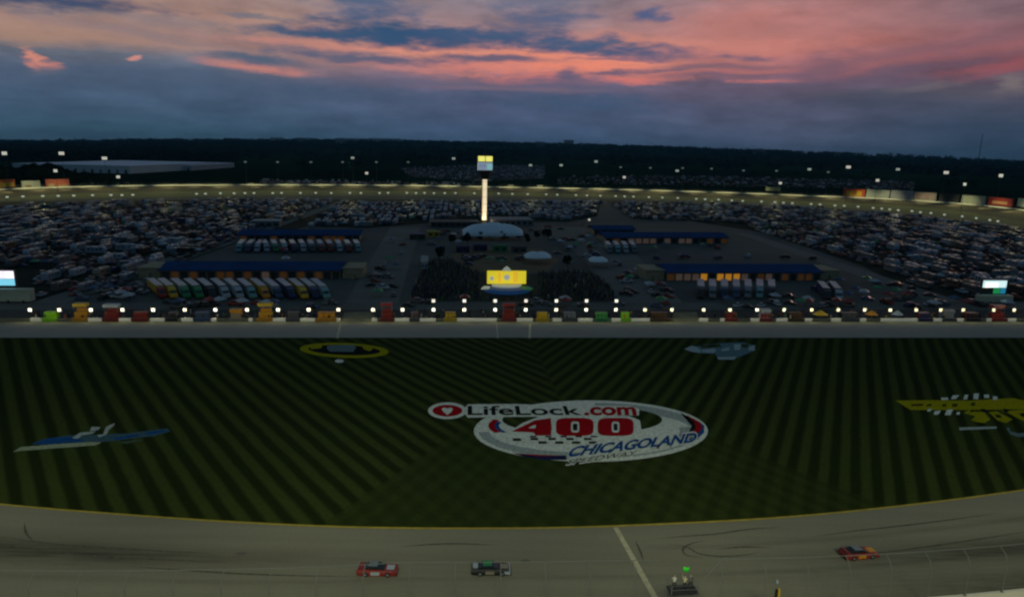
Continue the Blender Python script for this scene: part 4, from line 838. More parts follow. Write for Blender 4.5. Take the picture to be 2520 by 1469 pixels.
def stage():
    a, b = P(1198, 722), P(1302, 722); d = (b-a).normalized(); Ln = (b-a).length; r = empty('concert_stage', a, math.atan2(d.y, d.x)); tag(r, 'concert stage with a bright yellow backdrop and a curved blue front', 'stage')
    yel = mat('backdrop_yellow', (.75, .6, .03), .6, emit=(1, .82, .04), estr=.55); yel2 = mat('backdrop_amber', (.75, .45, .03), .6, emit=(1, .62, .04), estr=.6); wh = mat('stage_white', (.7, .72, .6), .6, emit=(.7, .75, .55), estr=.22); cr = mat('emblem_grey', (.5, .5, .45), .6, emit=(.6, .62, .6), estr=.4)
    m = MB(); m.box((Ln/2, 7, 4.9), (Ln-1, 1, 5)); m.build('backdrop', yel, r); m = MB(); m.box((Ln/2+3.4, 6.4, 5), (2.2, .15, 4.6)).box((Ln/2-2.9, 6.4, 5), (1.4, .15, 4.4)); m.build('backdrop_panels', yel2, r)
    m = MB(); m.cyl((Ln/2, 6.45, 5), (Ln/2, 6.2, 5), 1.15, n=20); m.build('emblem_disc', cr, r); m = MB(); m.cyl((Ln/2-Ln*.36, 6.45, 4.6), (Ln/2-Ln*.36, 6.2, 4.6), .8, n=16); m.build('emblem_disc', cr, r)
    m = MB(); m.side([(Ln/2-1.9, 7.4), (Ln/2+1.9, 7.4), (Ln/2+1.0, 8.6), (Ln/2, 9.3), (Ln/2-1, 8.6)], 6.6, 7.4); m.build('crest', wh, r)
    bp = [(Ln/2+(Ln*.56)*math.cos(R(180+180*i/20)), 6+9*math.sin(R(180+180*i/20))) for i in range(21)]
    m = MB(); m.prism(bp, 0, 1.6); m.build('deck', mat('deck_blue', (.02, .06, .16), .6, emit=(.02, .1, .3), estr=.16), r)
    bp2 = [(Ln/2+(Ln*.36)*math.cos(R(180+180*i/20)), 6+4*math.sin(R(180+180*i/20))) for i in range(21)]
    m = MB(); m.prism(bp2, 1.62, 2.3); m.build('upper_deck', wh, r)
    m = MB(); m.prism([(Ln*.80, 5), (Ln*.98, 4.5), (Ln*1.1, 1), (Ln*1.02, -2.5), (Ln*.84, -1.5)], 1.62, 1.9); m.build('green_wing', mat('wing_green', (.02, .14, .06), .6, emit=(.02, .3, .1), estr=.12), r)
    m = MB(); m.prism([(-2.2, -.5), (.8, -.2), (1.4, 3.5), (-.8, 3.8)], 1.62, 2.1); m.build('pale_wing', wh, r)
    for x in (.3, Ln-.3): m = MB(); m.box((x, 7.9, 4), (.5, .5, 8)); m.build('truss_post', m_dsteel, r)
stage()
# ------------------------------------------------------------------ people
m_skin = mat('skin', (.35, .2, .13), .6)
CL = {n: mat('cloth_'+n.replace(' ', '_'), c, .85) for n, c in (('black', (.012, .012, .014)), ('white', (.55, .55, .5)), ('red', (.3, .02, .02)), ('yellow', (.5, .35, .02)), ('blue', (.02, .05, .18)), ('orange', (.45, .13, .01)), ('grey', (.12, .12, .13)), ('green', (.03, .2, .04)), ('cream', (.5, .48, .3)), ('brown', (.1, .05, .02)))}
m_hair = mat('hair', (.02, .013, .008), .8)
def person_mesh(name, armL, armR, stride=.1, lean=0.0, hands=False):
    """armL / armR: list of elbow, wrist offsets from the shoulder"""
    vs = [Vector((0, 0, .96)), Vector((lean*.3, 0, 1.15)), Vector((lean*.7, 0, 1.36)), Vector((lean, 0, 1.5)), Vector((lean+.01, 0, 1.62)), Vector((lean+.015, 0, 1.74))]
    rad = [.15, .135, .165, .06, .088, .075]; ed = [(0, 1), (1, 2), (2, 3), (3, 4), (4, 5)]
    for s in (-1, 1):
        k = len(vs); vs += [Vector((0, s*.1, .9)), Vector((stride*s*.6+.02, s*.12, .5)), Vector((stride*s, s*.13, .09)), Vector((stride*s+.17, s*.14, .04))]; rad += [.1, .072, .05, .04]; ed += [(0, k), (k, k+1), (k+1, k+2), (k+2, k+3)]
    for s, arm in ((1, armL), (-1, armR)):
        k = len(vs); sh = Vector((lean*.75, s*.19, 1.42)); e = sh+Vector(arm[0]); w = sh+Vector(arm[1]); dd = (w-e).normalized()
        vs += [sh, e, w, w+dd*.08]; rad += [.065, .048, .034, .04]; ed += [(2, k), (k, k+1), (k+1, k+2), (k+2, k+3)]
        if hands:
            side_ = dd.cross(Vector((1, 0, .3))).normalized()
            for q, ln in zip((-1.5, -.5, .5, 1.5), (.075, .085, .08, .065)):
                j = len(vs); b = w+dd*.09+side_*q*.02; vs += [b, b+dd*ln*.55+Vector((.01, 0, -.01)), b+dd*ln+Vector((.03, 0, -.02))]; rad += [.01, .009, .008]; ed += [(k+3, j), (j, j+1), (j+1, j+2)]
            j = len(vs); b = w+dd*.03+side_*.035; vs += [b, b+side_*.03+dd*.03]; rad += [.011, .009]; ed += [(k+2, j), (j, j+1)]
    me = bpy.data.meshes.new(name); me.from_pydata([v[:] for v in vs], ed, []); o = bpy.data.objects.new(name, me); link(o)
    md = o.modifiers.new('skin', 'SKIN')
    for i, sv in enumerate(me.skin_vertices[0].data): sv.radius = (rad[i], rad[i]); sv.use_root = (i == 0)
    md.use_smooth_shade = True; sb = o.modifiers.new('sub', 'SUBSURF'); sb.levels = 1; sb.render_levels = 1
    bpy.context.view_layer.update(); out = bpy.data.meshes.new_from_object(o.evaluated_get(bpy.context.evaluated_depsgraph_get())); bpy.data.objects.remove(o)
    idx = []
    [out.materials.append(m_skin) for _ in range(5)]
    hz = [Vector((lean*.75, 0, 1.42))]
    wr = [Vector((lean*.75, 0.19, 1.42))+Vector(armL[1]), Vector((lean*.75, -.19, 1.42))+Vector(armR[1])]
    for p in out.polygons:
        c = p.center
        if any((c-w).length < .13 for w in wr): idx.append(0)
        elif c.z > 1.69 or (c.z > 1.62 and c.x < lean-.02): idx.append(3)
        elif c.z > 1.52 and abs(c.y) < .13: idx.append(0)
        elif c.z > .97 or abs(c.y) > .24: idx.append(1)
        else: idx.append(2 if c.z > .1 else 4)
    out.polygons.foreach_set('material_index', idx); out.polygons.foreach_set('use_smooth', [True]*len(idx)); return out
poses = [person_mesh('person_a', ((.02, .06, -.28), (.1, .08, -.5)), ((.02, -.06, -.28), (.08, -.06, -.52))), person_mesh('person_b', ((.12, .06, -.24), (.34, .0, -.2)), ((.1, -.08, -.25), (.33, -.02, -.22)), .16, .05),
         person_mesh('person_c', ((.05, .14, -.22), (.12, .02, -.4)), ((.02, -.07, -.28), (.1, -.08, -.5)), .25, .03)]
pm_cache = {}
def pmesh(i, top, bottom, hat=None):
    k = (i, top, bottom, hat)
    if k not in pm_cache:
        m = poses[i].copy()
        for j, x in enumerate((m_skin, CL[top], CL[bottom], CL[hat] if hat else m_hair, CL['black'])): m.materials[j] = x
        pm_cache[k] = m
    return pm_cache[k]
def person(p, top, bottom, label, group=None, hat=None, rz=None, pose=None, z=.05):
    o = bpy.data.objects.new('person', pmesh(rnd.randrange(3) if pose is None else pose, top, bottom, hat)); link(o); o.location = (p.x, p.y, z); o.rotation_euler = (0, 0, rnd.uniform(0, 6.3) if rz is None else rz); tag(o, label, 'person', group); return o
# ------------------------------------------------------------------ pit wall, lamps, pit boxes
wa, wb = P(-60, 790), P(2600, 790)
def pitseg(x0, x1, name, label):
    a, b = P(x0, 791.5), P(x1, 791.5); d = (b-a).normalized(); Ln = (b-a).length; r = empty(name, a, math.atan2(d.y, d.x)); tag(r, label, 'wall'); m = MB(); m.side([(0, 0), (Ln, 0), (Ln, .95), (0, .95)], 0, .35); m.build('wall_body', mat('pit_wall_concrete', (.2, .19, .13), .8, noise=.3, nscale=.2), r); return r, a, d, Ln
groups_w = [(-60, 838, 'left', [(75, 105), (217, 323), (370, 405), (447, 475), (520, 533), (612, 622), (669, 775), (825, 838)]), (914, 1656, 'middle', [(915, 928), (972, 1072), (1122, 1222), (1272, 1311), (1360, 1382), (1422, 1458), (1505, 1600)]),
            (1720, 2600, 'right', [(1720, 1742), (1772, 1807), (1847, 1868), (1910, 1937), (1980, 1998), (2045, 2130), (2167, 2257), (2297, 2317), (2355, 2370), (2427, 2447), (2480, 2500)])]
m_wallwhite = mat('pit_wall_white', (.8, .78, .66), .6, emit=(1, .97, .75), estr=.06)
for x0, x1, nm, segs in groups_w:
    r, a, d, Ln = pitseg(x0, x1, 'pit_wall', 'low pit wall with white panels, %s stretch' % nm)
    for s0, s1 in segs:
        u0 = (P(s0, 791.5)-a).dot(d); u1 = (P(s1, 791.5)-a).dot(d); m = MB(); m.box(((u0+u1)/2, .17, .56), (u1-u0, .52, .98)); m.build('white_panel', m_wallwhite, r)
lampL = [78, 150, 227.5, 305, 380, 457.5, 532.5, 610, 686, 761, 834]; lampM = [918.8, 991, 1067, 1142.5, 1218, 1293, 1367.5, 1441, 1514, 1585, 1651]; lampR = [1728.8, 1793.8, 1860, 1926, 1993.8, 2058.8, 2123.8, 2186, 2250, 2310, 2365, 2440, 2490]
m_pl = [mat('pit_lamp_glow', (.8, .8, .75), .4, emit=(1, .98, .86), estr=.95), mat('pit_lamp_glow_soft', (.7, .7, .55), .4, emit=(.95, .95, .7), estr=.55), mat('pit_lamp_glow_warm', (.8, .75, .7), .4, emit=(1, .9, .8), estr=.8), mat('pit_lamp_glow_faint', (.7, .7, .55), .4, emit=(.95, .85, .65), estr=.36)]
def pitlamp(x, two, dim, label, group):
    p = P(x, 789); r = empty('pit_lamp', p, PITD); tag(r, label, 'lamp post', group)
    z1 = zy(p, 762, x); m = MB(); ztop = zy(p, 740, x) if two else z1; m.cyl((0, .3, 0), (0, .3, ztop), .09, n=8).box((0, .3, .15), (.4, .4, .3)); m.build('post', m_dsteel, r)
    for z in ((z1, ztop) if two else (z1,)):
        h = MB(); h.box((0, .25, z), (1.2, .8, 1.15)); h.build('lamp_housing', m_dsteel, r); g = MB(); g.box((0, -.19, z), (1.0, .08, .95)); g.build('lamp_lens', m_pl[rnd.choice((1, 3)) if dim else rnd.choice((0, 0, 2))], r)
for i, x in enumerate(lampL): pitlamp(x, False, False, 'single headed pit lamp on the left stretch of pit wall, %s from the left' % ordn[i], 'pit lamps left')
for i, x in enumerate(lampM): two = 2 <= i <= 8; pitlamp(x, two, i in (9, 10), '%s pit lamp on the middle stretch of pit wall, %s from the left' % ('double stacked' if two else 'single headed', ordn[i]), 'pit lamps middle')
for i, x in enumerate(lampR): pitlamp(x, False, i not in (2,), 'soft single headed pit lamp on the right stretch of pit wall, %s from the left' % ordn[i], 'pit lamps right')
for x in lampL+lampM+lampR:
    p = P(x, 789)-UY*1.6; l = bpy.data.lights.new('pit_wall_lamp', 'POINT'); l.energy = 170; l.color = (1, .92, .55); l.shadow_soft_size = .5; o = bpy.data.objects.new('pit_wall_lamp', l); link(o); o.location = (p.x, p.y, 4.0)
def pitbox(x0, x1, ytop, c1, c2, label, roof=None, nobase=False):
    p = P((x0+x1)/2, 786); sc = (P(x1, 786)-P(x0, 786)).length; r = empty('pit_box', p+UY*1.5, PITD); tag(r, label, 'pit box', 'team pit boxes along the pit wall')
    h = max(1.6, zy(p, ytop, (x0+x1)/2)); w = sc; tall = h > 3
    b = MB(); b.box((0, 0, 1.15), (w*.92, 1.8, 1.7)); b.build('cabinet', VC[c1], r)
    d = MB(); [d.box((w*.92*(i-1)/3, -.93, 1.15), (w*.27, .05, 1.4)) for i in range(3)]; d.build('drawers', VC[c2], r)
    for sx in (-.35, .35):
        for sy in (-.7, .7): m = MB(); m.cyl((w*sx-.1, sy, .25), (w*sx+.1, sy, .25), .25, n=10); m.build('wheel', m_black, r)
    if tall:
        for sx in (-1, 1):
            for sy in (-1, 1): m = MB(); m.cyl((sx*w*.43, sy*.8, 2), (sx*w*.43, sy*.8, h-.3), .06, n=6); m.build('canopy_post', m_steel, r)
        m = MB(); m.box((0, 0, h-.5), (w, 2.3, .9)); m.build('canopy', VC[roof or c1], r)
        m = MB(); m.box((0, .5, 2.6), (w*.8, .1, 1.1)); m.build('seat_back', VC[c2], r); m = MB(); m.box((0, .1, 2.15), (w*.8, .8, .12)); m.build('bench', VC[c2], r)
    else: m = MB(); m.box((0, 0, 2.05), (w*.96, 1.9, .1)); m.build('work_top', VC[roof or c2], r); m = MB(); m.cyl((w*.3, .4, 2.1), (w*.3, .4, 3.3), .04, n=5); m.build('aerial', m_steel, r)
    return r
boxes = [(106, 138, 765, 'lime', 'lime', 'bright lime green pit box, leftmost in the frame', None), (180, 212, 748, 'yellow', 'orange', 'tall yellow and orange pit box between the second and third left pit lamps', 'yellow'), (254, 290, 750, 'red', 'red', 'red pit box under a white canopy at left', 'white'),
         (326, 362, 768, 'brown', 'red', 'dark brown pit box with red drawers at left', None), (412, 434, 768, 'tan', 'black', 'small beige and black pit box at left', None), (478, 514, 764, 'grey', 'blue', 'blue grey pit box at left', None),
         (565, 593, 762, 'orange', 'tan', 'orange and beige pit box left of the tall yellow one', None), (635, 669, 747, 'yellow', 'orange', 'tall bright yellow pit box with amber seats, right part of the left stretch', 'yellow'), (706, 736, 768, 'black', 'grey', 'black pit box right of the tall yellow one', None),
         (780, 826, 766, 'black', 'orange', 'wide black pit box with orange trim beside the pit opening', None), (937, 966, 747, 'red', 'red', 'tall red pit box just right of the left pit opening', 'red'), (1010, 1030, 764, 'red', 'grey', 'small red pit box between two middle pit lamps', None),
         (1095, 1122, 768, 'black', 'yellow', 'black pit box with yellow drawers in the middle stretch', None), (1237, 1268, 748, 'red', 'red', 'tall red pit box in the centre of the middle stretch', 'red'), (1322, 1348, 768, 'yellow', 'yellow', 'low amber yellow pit box right of the tall red one', None),
         (1386, 1418, 768, 'black', 'silver', 'black and silver pit box in the middle stretch', None), (1467, 1496, 766, 'lime', 'green', 'dark green pit box with lime drawers in the middle stretch', None), (1530, 1550, 772, 'lime', 'lime', 'small lime green pit box in the middle stretch', None),
         (1602, 1646, 768, 'black', 'brown', 'wide black and brown pit box at the right end of the middle stretch', None), (1786, 1812, 768, 'brown', 'red', 'brown and red pit box at the start of the right stretch', None), (1872, 1898, 762, 'white', 'red', 'white pit box with red drawers in the right stretch', None),
         (1944, 1976, 766, 'black', 'brown', 'black pit box between the white one and the yellow umbrella', None), (2072, 2112, 768, 'black', 'grey', 'black and grey pit box left of the orange umbrella', None), (2264, 2290, 766, 'brown', 'navy', 'brown pit box right of the white umbrella', None),
         (2322, 2350, 764, 'silver', 'silver', 'silver framed pit box at right', None), (2380, 2410, 768, 'red', 'black', 'dark red and black pit box at right', None), (2442, 2474, 752, 'red', 'red', 'tall dark red pit box at the far right', 'red')]
for b in boxes: pitbox(b[0], b[1], b[2], b[3], b[4], b[5], b[6])
for b in boxes:
    a0 = P(b[0]-3, 791.5); a1 = P(b[1]+3, 791.5); Ln = (a1-a0).length; m = MB(); m.box((Ln/2, .17, .58), (Ln, .56, 1.02)); o = m.build('wall_cover', VC[b[4] if b[4] != 'silver' else 'grey'], None, a0, PITD); tag(o, '%s wall cover in front of %s' % (b[4], b[5].split(' pit box')[0]+' pit box'), 'banner', 'wall covers in front of the pit boxes')
def umbrella(x, c, wide, label):
    p = P(x, 787)+UY*.8; r = empty('pit_umbrella', p, PITD); tag(r, label, 'umbrella'); w = wide/2
    m = MB(); n = 10; vs = [(0, 0, 3.2)]+[(w*math.cos(2*math.pi*i/n), w*.8*math.sin(2*math.pi*i/n), 1.7) for i in range(n)]; m.add(vs, [(0, 1+i, 1+(i+1) % n) for i in range(n)]); o = m.build('canopy', VC[c], r); o.modifiers.new('s', 'SOLIDIFY').thickness = .05
    m = MB(); m.cyl((0, 0, 0), (0, 0, 3.3), .05, n=6); m.build('pole', m_steel, r); m = MB(); m.cyl((0, 0, 0), (0, 0, .15), .45, n=10); m.build('foot', m_dsteel, r)
umbrella(2020, 'yellow', 5.2, 'wide yellow umbrella standing over the pit wall at right'); umbrella(2146, 'orange', 4.4, 'orange red umbrella standing over the pit wall at right'); umbrella(2210, 'white', 4.0, 'white umbrella standing right of the orange one on pit wall')
# crews
def near_lamp(x):
    L_ = [(abs(x-q), i, g) for g, ls in (('left', lampL), ('middle', lampM), ('right', lampR)) for i, q in enumerate(ls)]; d, i, g = min(L_); return '%s %s pit lamp' % (ordn[i], g)
tops = ['black']*8+['white', 'red', 'yellow', 'blue', 'orange', 'grey', 'grey', 'brown', 'green']
for i in range(260):
    while True:
        x = rnd.uniform(60, 2515)
        if not (840 < x < 914 or 1657 < x < 1720): break
    y = rnd.choice((786, 784, 781, 777, 772)) + rnd.uniform(-1.5, 1.5)
    t = rnd.choice(tops); h = rnd.choice((None, None, 'white', 'red', 'black')); person(P(x, y), t, rnd.choice(('black', 'black', 'grey', t)), 'crew in %s top%s near %s' % (t, ' and %s cap' % h if h else '', near_lamp(x)), 'pit crews behind the pit wall', h)
# toolboxes and tyre stacks behind the wall
ts = MB(); [ts.cyl((0, 0, .02+.3*i), (0, 0, .3+.3*i), .36, n=12) for i in range(4)]; tsm = ts.mesh('tyre_stack', m_black)
tyn = 0
for x in range(92, 2510, 38):
    if 835 < x < 920 or 1650 < x < 1725: continue
    p = P(x+rnd.uniform(-6, 6), 783+rnd.uniform(-3, 3)); o = bpy.data.objects.new('tyre_stack', tsm); link(o); o.location = (p.x, p.y, .04); tag(o, 'stack of four black tyres near %s' % near_lamp(x), 'tyre stack', 'tyre stacks behind the pit wall')
# fan crowd on the dark lawn
def crowd():
    V = []; F = []; MI = []; off = 0; cols = [CL[c] for c in ('black', 'grey', 'blue', 'brown', 'green', 'red', 'white')]; mats = [m_skin]+cols
    def ringp(z, a, b): return [(a*math.cos(R(60*i)), b*math.sin(R(60*i)), z) for i in range(6)]
    t = MB(); t.loft([ringp(0, .12, .16), ringp(.85, .14, .2), ringp(1.05, .13, .19), ringp(1.4, .14, .24), ringp(1.5, .06, .07)]); k = len(t.f); t.loft([ringp(1.48, .06, .06), ringp(1.6, .1, .09), ringp(1.75, .08, .07)]); base = np.array(t.v)
    for i in range(1500):
        while True:
            x, y = rnd.uniform(1005, 1520), rnd.uniform(640, 742)
            if inpoly(x, y, lawn) and not (1180 < x < 1325 and y < 734): break
        p = P(x, y); s = rnd.uniform(.9, 1.05); q = base*s+np.array([p.x, p.y, .06]); V.append(q); c = rnd.choices(range(1, 8), weights=(12, 1, 3, 1, 1, .1, .15))[0]
        for j, f in enumerate(t.f): F.append(tuple(a+off for a in f)); MI.append(c if j < k else (0 if i % 12 == 0 else 1))
        off += len(base)
    me = bpy.data.meshes.new('fan_crowd'); me.from_pydata(np.concatenate(V).tolist(), [], F); [me.materials.append(m) for m in mats]; me.polygons.foreach_set('material_index', MI); o = bpy.data.objects.new('fan_crowd', me); link(o); tag(o, 'dense dark crowd of fans standing on the lawn around the stage', 'crowd', kind='stuff')
crowd()
# ------------------------------------------------------------------ big screens
def screen(x0, x1, y0, y1, yb, bands, label, base):
    xm = (x0+x1)/2; p = P(xm, yb); r = empty('video_screen', p, PITD); tag(r, label, 'video screen'); Ln = (P(x1, yb)-P(x0, yb)).length; zt, zb = zy(p, y0, xm), zy(p, y1, xm)
    m = MB(); m.box((0, .5, (zt+zb)/2), (Ln+.6, .8, zt-zb+.5)); m.build('screen_case', m_dsteel, r)
    for nm, u0, u1, v0, v1, col, st in bands:
        g = MB(); g.box((-Ln/2+Ln*(u0+u1)/2, .04, zb+(zt-zb)*(v0+v1)/2), (Ln*(u1-u0), .08, (zt-zb)*(v1-v0))); g.build(nm, mat(nm+'_glow', col, .4, emit=col, estr=st), r)
    m = MB(); [m.box((s*Ln*.3, .9, (zb+1)/2), (.5, .5, zb+1)) for s in (-1, 1)]; m.build('screen_legs', m_dsteel, r)
    (bx0, bx1, by0) = base; q0 = (P(bx0, yb)-p).dot(UX); q1 = (P(bx1, yb)-p).dot(UX); hh = zy(p, by0, xm); m = MB(); m.box(((q0+q1)/2, -1.2, .5+hh/2-.25), (q1-q0, 2.6, hh-.5)); m.build('trailer_box', mat('screen_trailer', (.4, .46, .36), .6, noise=.2, nscale=.3), r)
    for k in range(4): w = MB(); xx = q0+(q1-q0)*(k+.5)/4; w.cyl((xx, -2.6, .45), (xx, -2.3, .45), .45, n=12); w.build('wheel', m_black, r)
screen(-40, 43, 666, 702, 741, [('screen_top', 0, 1, .48, 1, (1, .9, 1), 1.0), ('screen_band', 0, 1, 0, .46, (.25, .75, .95), .8), ('screen_block', .78, .98, .55, .95, (.9, .8, 1), 1.1)], 'bright video screen on a trailer at the left edge, white above blue', (-60, 88, 708))
screen(2412, 2472, 689, 722, 746, [('screen_sky', .0, .95, .45, .98, (.75, 1, 1), .85), ('screen_glow', .12, .6, .5, .8, (1, 1, .95), 1.0), ('screen_dark', 0, .45, 0, .43, (.01, .02, .02), .1), ('screen_field', .45, .72, 0, .43, (.02, .35, .1), .5), ('screen_blue', .74, .95, 0, .43, (.02, .25, .4), .6), ('screen_orange', .1, .22, .43, .5, (1, .4, .15), .6)], 'bright video screen on a trailer at right, showing a pale picture over green', (2398, 2478, 724))
# ------------------------------------------------------------------ boards behind the back straight
def board(x0, x1, y0, y1, col, label, name='trackside_board', stripes=None, cat='billboard', e=.0):
    pa, nr, rz = along(bko, x0); pb_, _, _ = along(bko, x1); a = pa-nr*3; b = pb_-nr*3; d = (b-a).normalized(); Ln = (b-a).length; xm = (x0+x1)/2; r = empty(name, a, math.atan2(d.y, d.x)); tag(r, label, cat, 'boards and stands behind the back straight')
    mid_ = (a+b)/2; zt = zy(mid_, y0, xm); zb = max(1, zy(mid_, y1, xm)); m = MB(); m.box((Ln/2, 1, (zt+zb)/2), (Ln, 2, zt-zb)); m.build('panel', mat('board_'+name+str(int(x0)), col, .7, noise=.15, nscale=.2), r)
    for u in (.1, .5, .9): m = MB(); m.box((Ln*u, 2.3, zb/2+zt/4), (.5, .5, zb+zt/2)); m.build('support_post', m_dsteel, r)
    for (u0, u1, v0, v1, c) in (stripes or []): m = MB(); m.box((Ln*(u0+u1)/2, -.03, zb+(zt-zb)*(v0+v1)/2), (Ln*(u1-u0), .1, (zt-zb)*(v1-v0))); m.build('panel_marking', mat('marking_%d_%d' % (x0, u0*100), c, .7), r)
board(-40, 46, 443, 462, (.5, .13, .03), 'orange red board at the far left behind the back straight', stripes=[(.45, .95, .05, .6, (.55, .4, .04)), (.55, .62, .1, .5, (.3, .03, .02)), (.75, .82, .1, .5, (.3, .03, .02))])
board(60, 106, 445, 462, (.4, .42, .33), 'white board between two orange ones at left behind the back straight', stripes=[(.2, .5, .1, .35, (.25, .12, .05))])
board(118, 176, 441, 460, (.5, .12, .07), 'orange red board third from the left behind the back straight', stripes=[(.1, .35, .0, .4, (.5, .35, .15)), (.5, .9, .0, .3, (.45, .25, .1))])
board(2078, 2131, 466, 485, (.55, .08, .02), 'yellow and red board at right behind the back straight', stripes=[(.12, .85, .1, .75, (.6, .35, .02)), (.4, .6, .3, .95, (.5, .05, .02))])
board(2133, 2190, 467, 488, (.42, .44, .38), 'plain white board right of the yellow and red one'); board(2192, 2248, 469, 491, (.34, .34, .36), 'pale grey board in the middle of the right hand boards')
board(2250, 2305, 474, 494, (.36, .28, .24), 'pinkish board right of the pale grey one', stripes=[(.1, .3, .2, .8, (.3, .2, .18)), (.5, .7, .2, .8, (.32, .2, .2))]); board(2312, 2362, 478, 502, (.04, .04, .035), 'dark gap board behind the right part of the back straight')
board(2366, 2424, 482, 505, (.42, .45, .34), 'white green board left of the red one at right'); board(2430, 2492, 487, 507, (.4, .04, .03), 'red board near the right edge behind the back straight', stripes=[(.2, .8, .25, .55, (.5, .28, .12))]); board(2502, 2580, 492, 512, (.4, .5, .4), 'pale green board cut by the right edge of the frame')
board(1884, 1920, 461, 470, (.4, .4, .22), 'small yellowish stand behind the back straight, right of centre', cat='stand')
for i, x in enumerate((612, 966, 1010, 1048, 1086, 1120, 1250, 1322)):
    board(x, x+14, 452+i*.6, 460+i, (.32, .31, .25), 'small pale hut on the back straight wall, %s from the left' % ordn[i], 'trackside_hut', cat='hut')
# ------------------------------------------------------------------ far surroundings
def house(name, x0, x1, D, ht, dep, col, label, cat, roofc, group=None, nwin=6, D2=None):
    a, b = PD(x0, D), PD(x1, D2 or D); d = (b-a).normalized(); d.z = 0; Ln = (b-a).length; r = empty(name, a+Vector((0, 0, -1)), math.atan2(d.y, d.x)); tag(r, label, cat, group)
    m = MB(); m.box((Ln/2, dep/2, ht/2), (Ln, dep, ht)); m.build('walls', mat('wall_'+name+str(int(x0)), col, .8, noise=.15, nscale=.02), r); m = MB(); m.box((Ln/2, dep/2, ht+.4), (Ln+1, dep+1, .8)); m.build('roof', mat('roof_'+name+str(int(x0)), roofc, .6, noise=.15, nscale=.008), r)
    for i in range(nwin): m = MB(); m.box(((i+.5)*Ln/nwin, -.15, ht*.3), (Ln/nwin*.3, .3, ht*.5)); m.build('loading_door', m_dsteel if i % 2 else VC['silver'], r)
house('warehouse', 30, 318, 1425, 13, 300, (.5, .58, .6), 'huge low warehouse with a long pale roof beyond the track at left', 'warehouse', (.6, .68, .8), nwin=14, D2=1310)
house('warehouse', 339, 470, 1490, 10, 230, (.3, .36, .4), 'lower pale roofed warehouse adjoining the right end of the huge one', 'warehouse', (.5, .58, .7), nwin=8, D2=1450)
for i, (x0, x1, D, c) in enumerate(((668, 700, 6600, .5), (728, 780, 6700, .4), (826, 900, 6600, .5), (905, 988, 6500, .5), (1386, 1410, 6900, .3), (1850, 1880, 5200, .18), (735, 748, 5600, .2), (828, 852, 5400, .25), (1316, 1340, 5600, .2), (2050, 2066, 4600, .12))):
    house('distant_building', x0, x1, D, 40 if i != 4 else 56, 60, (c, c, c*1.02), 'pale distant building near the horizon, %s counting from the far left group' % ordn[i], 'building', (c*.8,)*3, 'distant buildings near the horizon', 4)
def mast():
    p = PD(2407, 3800); h = zy(Vector((p.x, p.y, 0)), 330, 2410); r = empty('radio_mast', p); tag(r, 'thin dark radio mast on the horizon at right', 'mast'); m = MB()
    for k in range(3): a = 2*math.pi*k/3; m.cyl((2*math.cos(a), 2*math.sin(a), 0), (1.2*math.cos(a), 1.2*math.sin(a), h-p.z), .5, .35, 5)
    m.build('lattice_legs', m_dsteel, r); m = MB()
    for k in range(24): m.cyl((0, 0, (h-p.z)*k/24), (0, 0, (h-p.z)*k/24+.5), 2, n=6)
    m.build('lattice_rings', m_dsteel, r)
mast()
m_leaf = mat('foliage', (.01, .026, .012), 1, noise=.6, nscale=.03, spec=0); m_bark = mat('bark', (.06, .045, .03), .9)
def crown_mb(rad, ht, n=300, seed=1, z0=0):
    q = random.Random(seed); mb = MB(); lobes = [(Vector((q.uniform(-.5, .5)*rad, q.uniform(-.5, .5)*rad, z0+ht*q.uniform(.25, .8))), rad*q.uniform(.35, .6)) for _ in range(7)]
    for i in range(n):
        c, lr = q.choice(lobes); d = Vector((q.gauss(0, 1), q.gauss(0, 1), q.gauss(0, 1))).normalized(); p = c+d*lr*q.uniform(.6, 1.05); s = rad*q.uniform(.1, .2); a = Vector((q.gauss(0, 1), q.gauss(0, 1), q.gauss(0, 1))).normalized(); b = a.cross(d).normalized()*s; e = d.cross(b).normalized()*s*.9+d*s*.3
        mb.add([p-b-e, p+b-e*.7, p+b*.8+e, p-b*.9+e*.8], [(0, 1, 2, 3)])
    return mb
def tree(p, ht, rad, label, group, seed):
    r = empty('tree', p); tag(r, label, 'tree', group); t = MB(); t.cyl((0, 0, 0), (0, 0, ht*.45), ht*.03, ht*.018, 8)
    for k in range(4): a = k*1.7+seed; t.cyl((0, 0, ht*.35), (math.cos(a)*rad*.5, math.sin(a)*rad*.5, ht*.65), ht*.014, ht*.006, 6)
    t.build('trunk', m_bark, r); crown_mb(rad, ht*.8, 340, seed, ht*.2).build('crown', m_leaf, r)
prof = [(-20, 404), (5, 403), (24, 409), (44, 408), (62, 403), (80, 405), (98, 397), (112, 396), (126, 405), (142, 416), (160, 420), (180, 417), (200, 421), (220, 426), (240, 430), (258, 436), (280, 442), (310, 443), (345, 444)]
for i, (x, y) in enumerate(prof):
    w_, _, _ = along(bko, x); D = w_.length+rnd.uniform(45, 95); p = PD(x, D); h = zy(p, y, x); tree(p, h*.86, h*.5+2, 'dark leafy tree behind the back straight at far left, %s from the left' % ordn[i], 'trees in front of the warehouse', i+3)
for i, (x, y) in enumerate(((1178, 592), (1206, 590), (1240, 592), (1282, 590), (1300, 600), (1322, 588), (1345, 584), (1150, 600), (1112, 600), (1396, 655), (1080, 640))):
    p = P(x, y); tree(p, rnd.uniform(5, 7.5), rnd.uniform(2.4, 3.6), 'small dark plaza tree, %s of those around the big white tent' % ordn[i], 'plaza trees', 40+i)
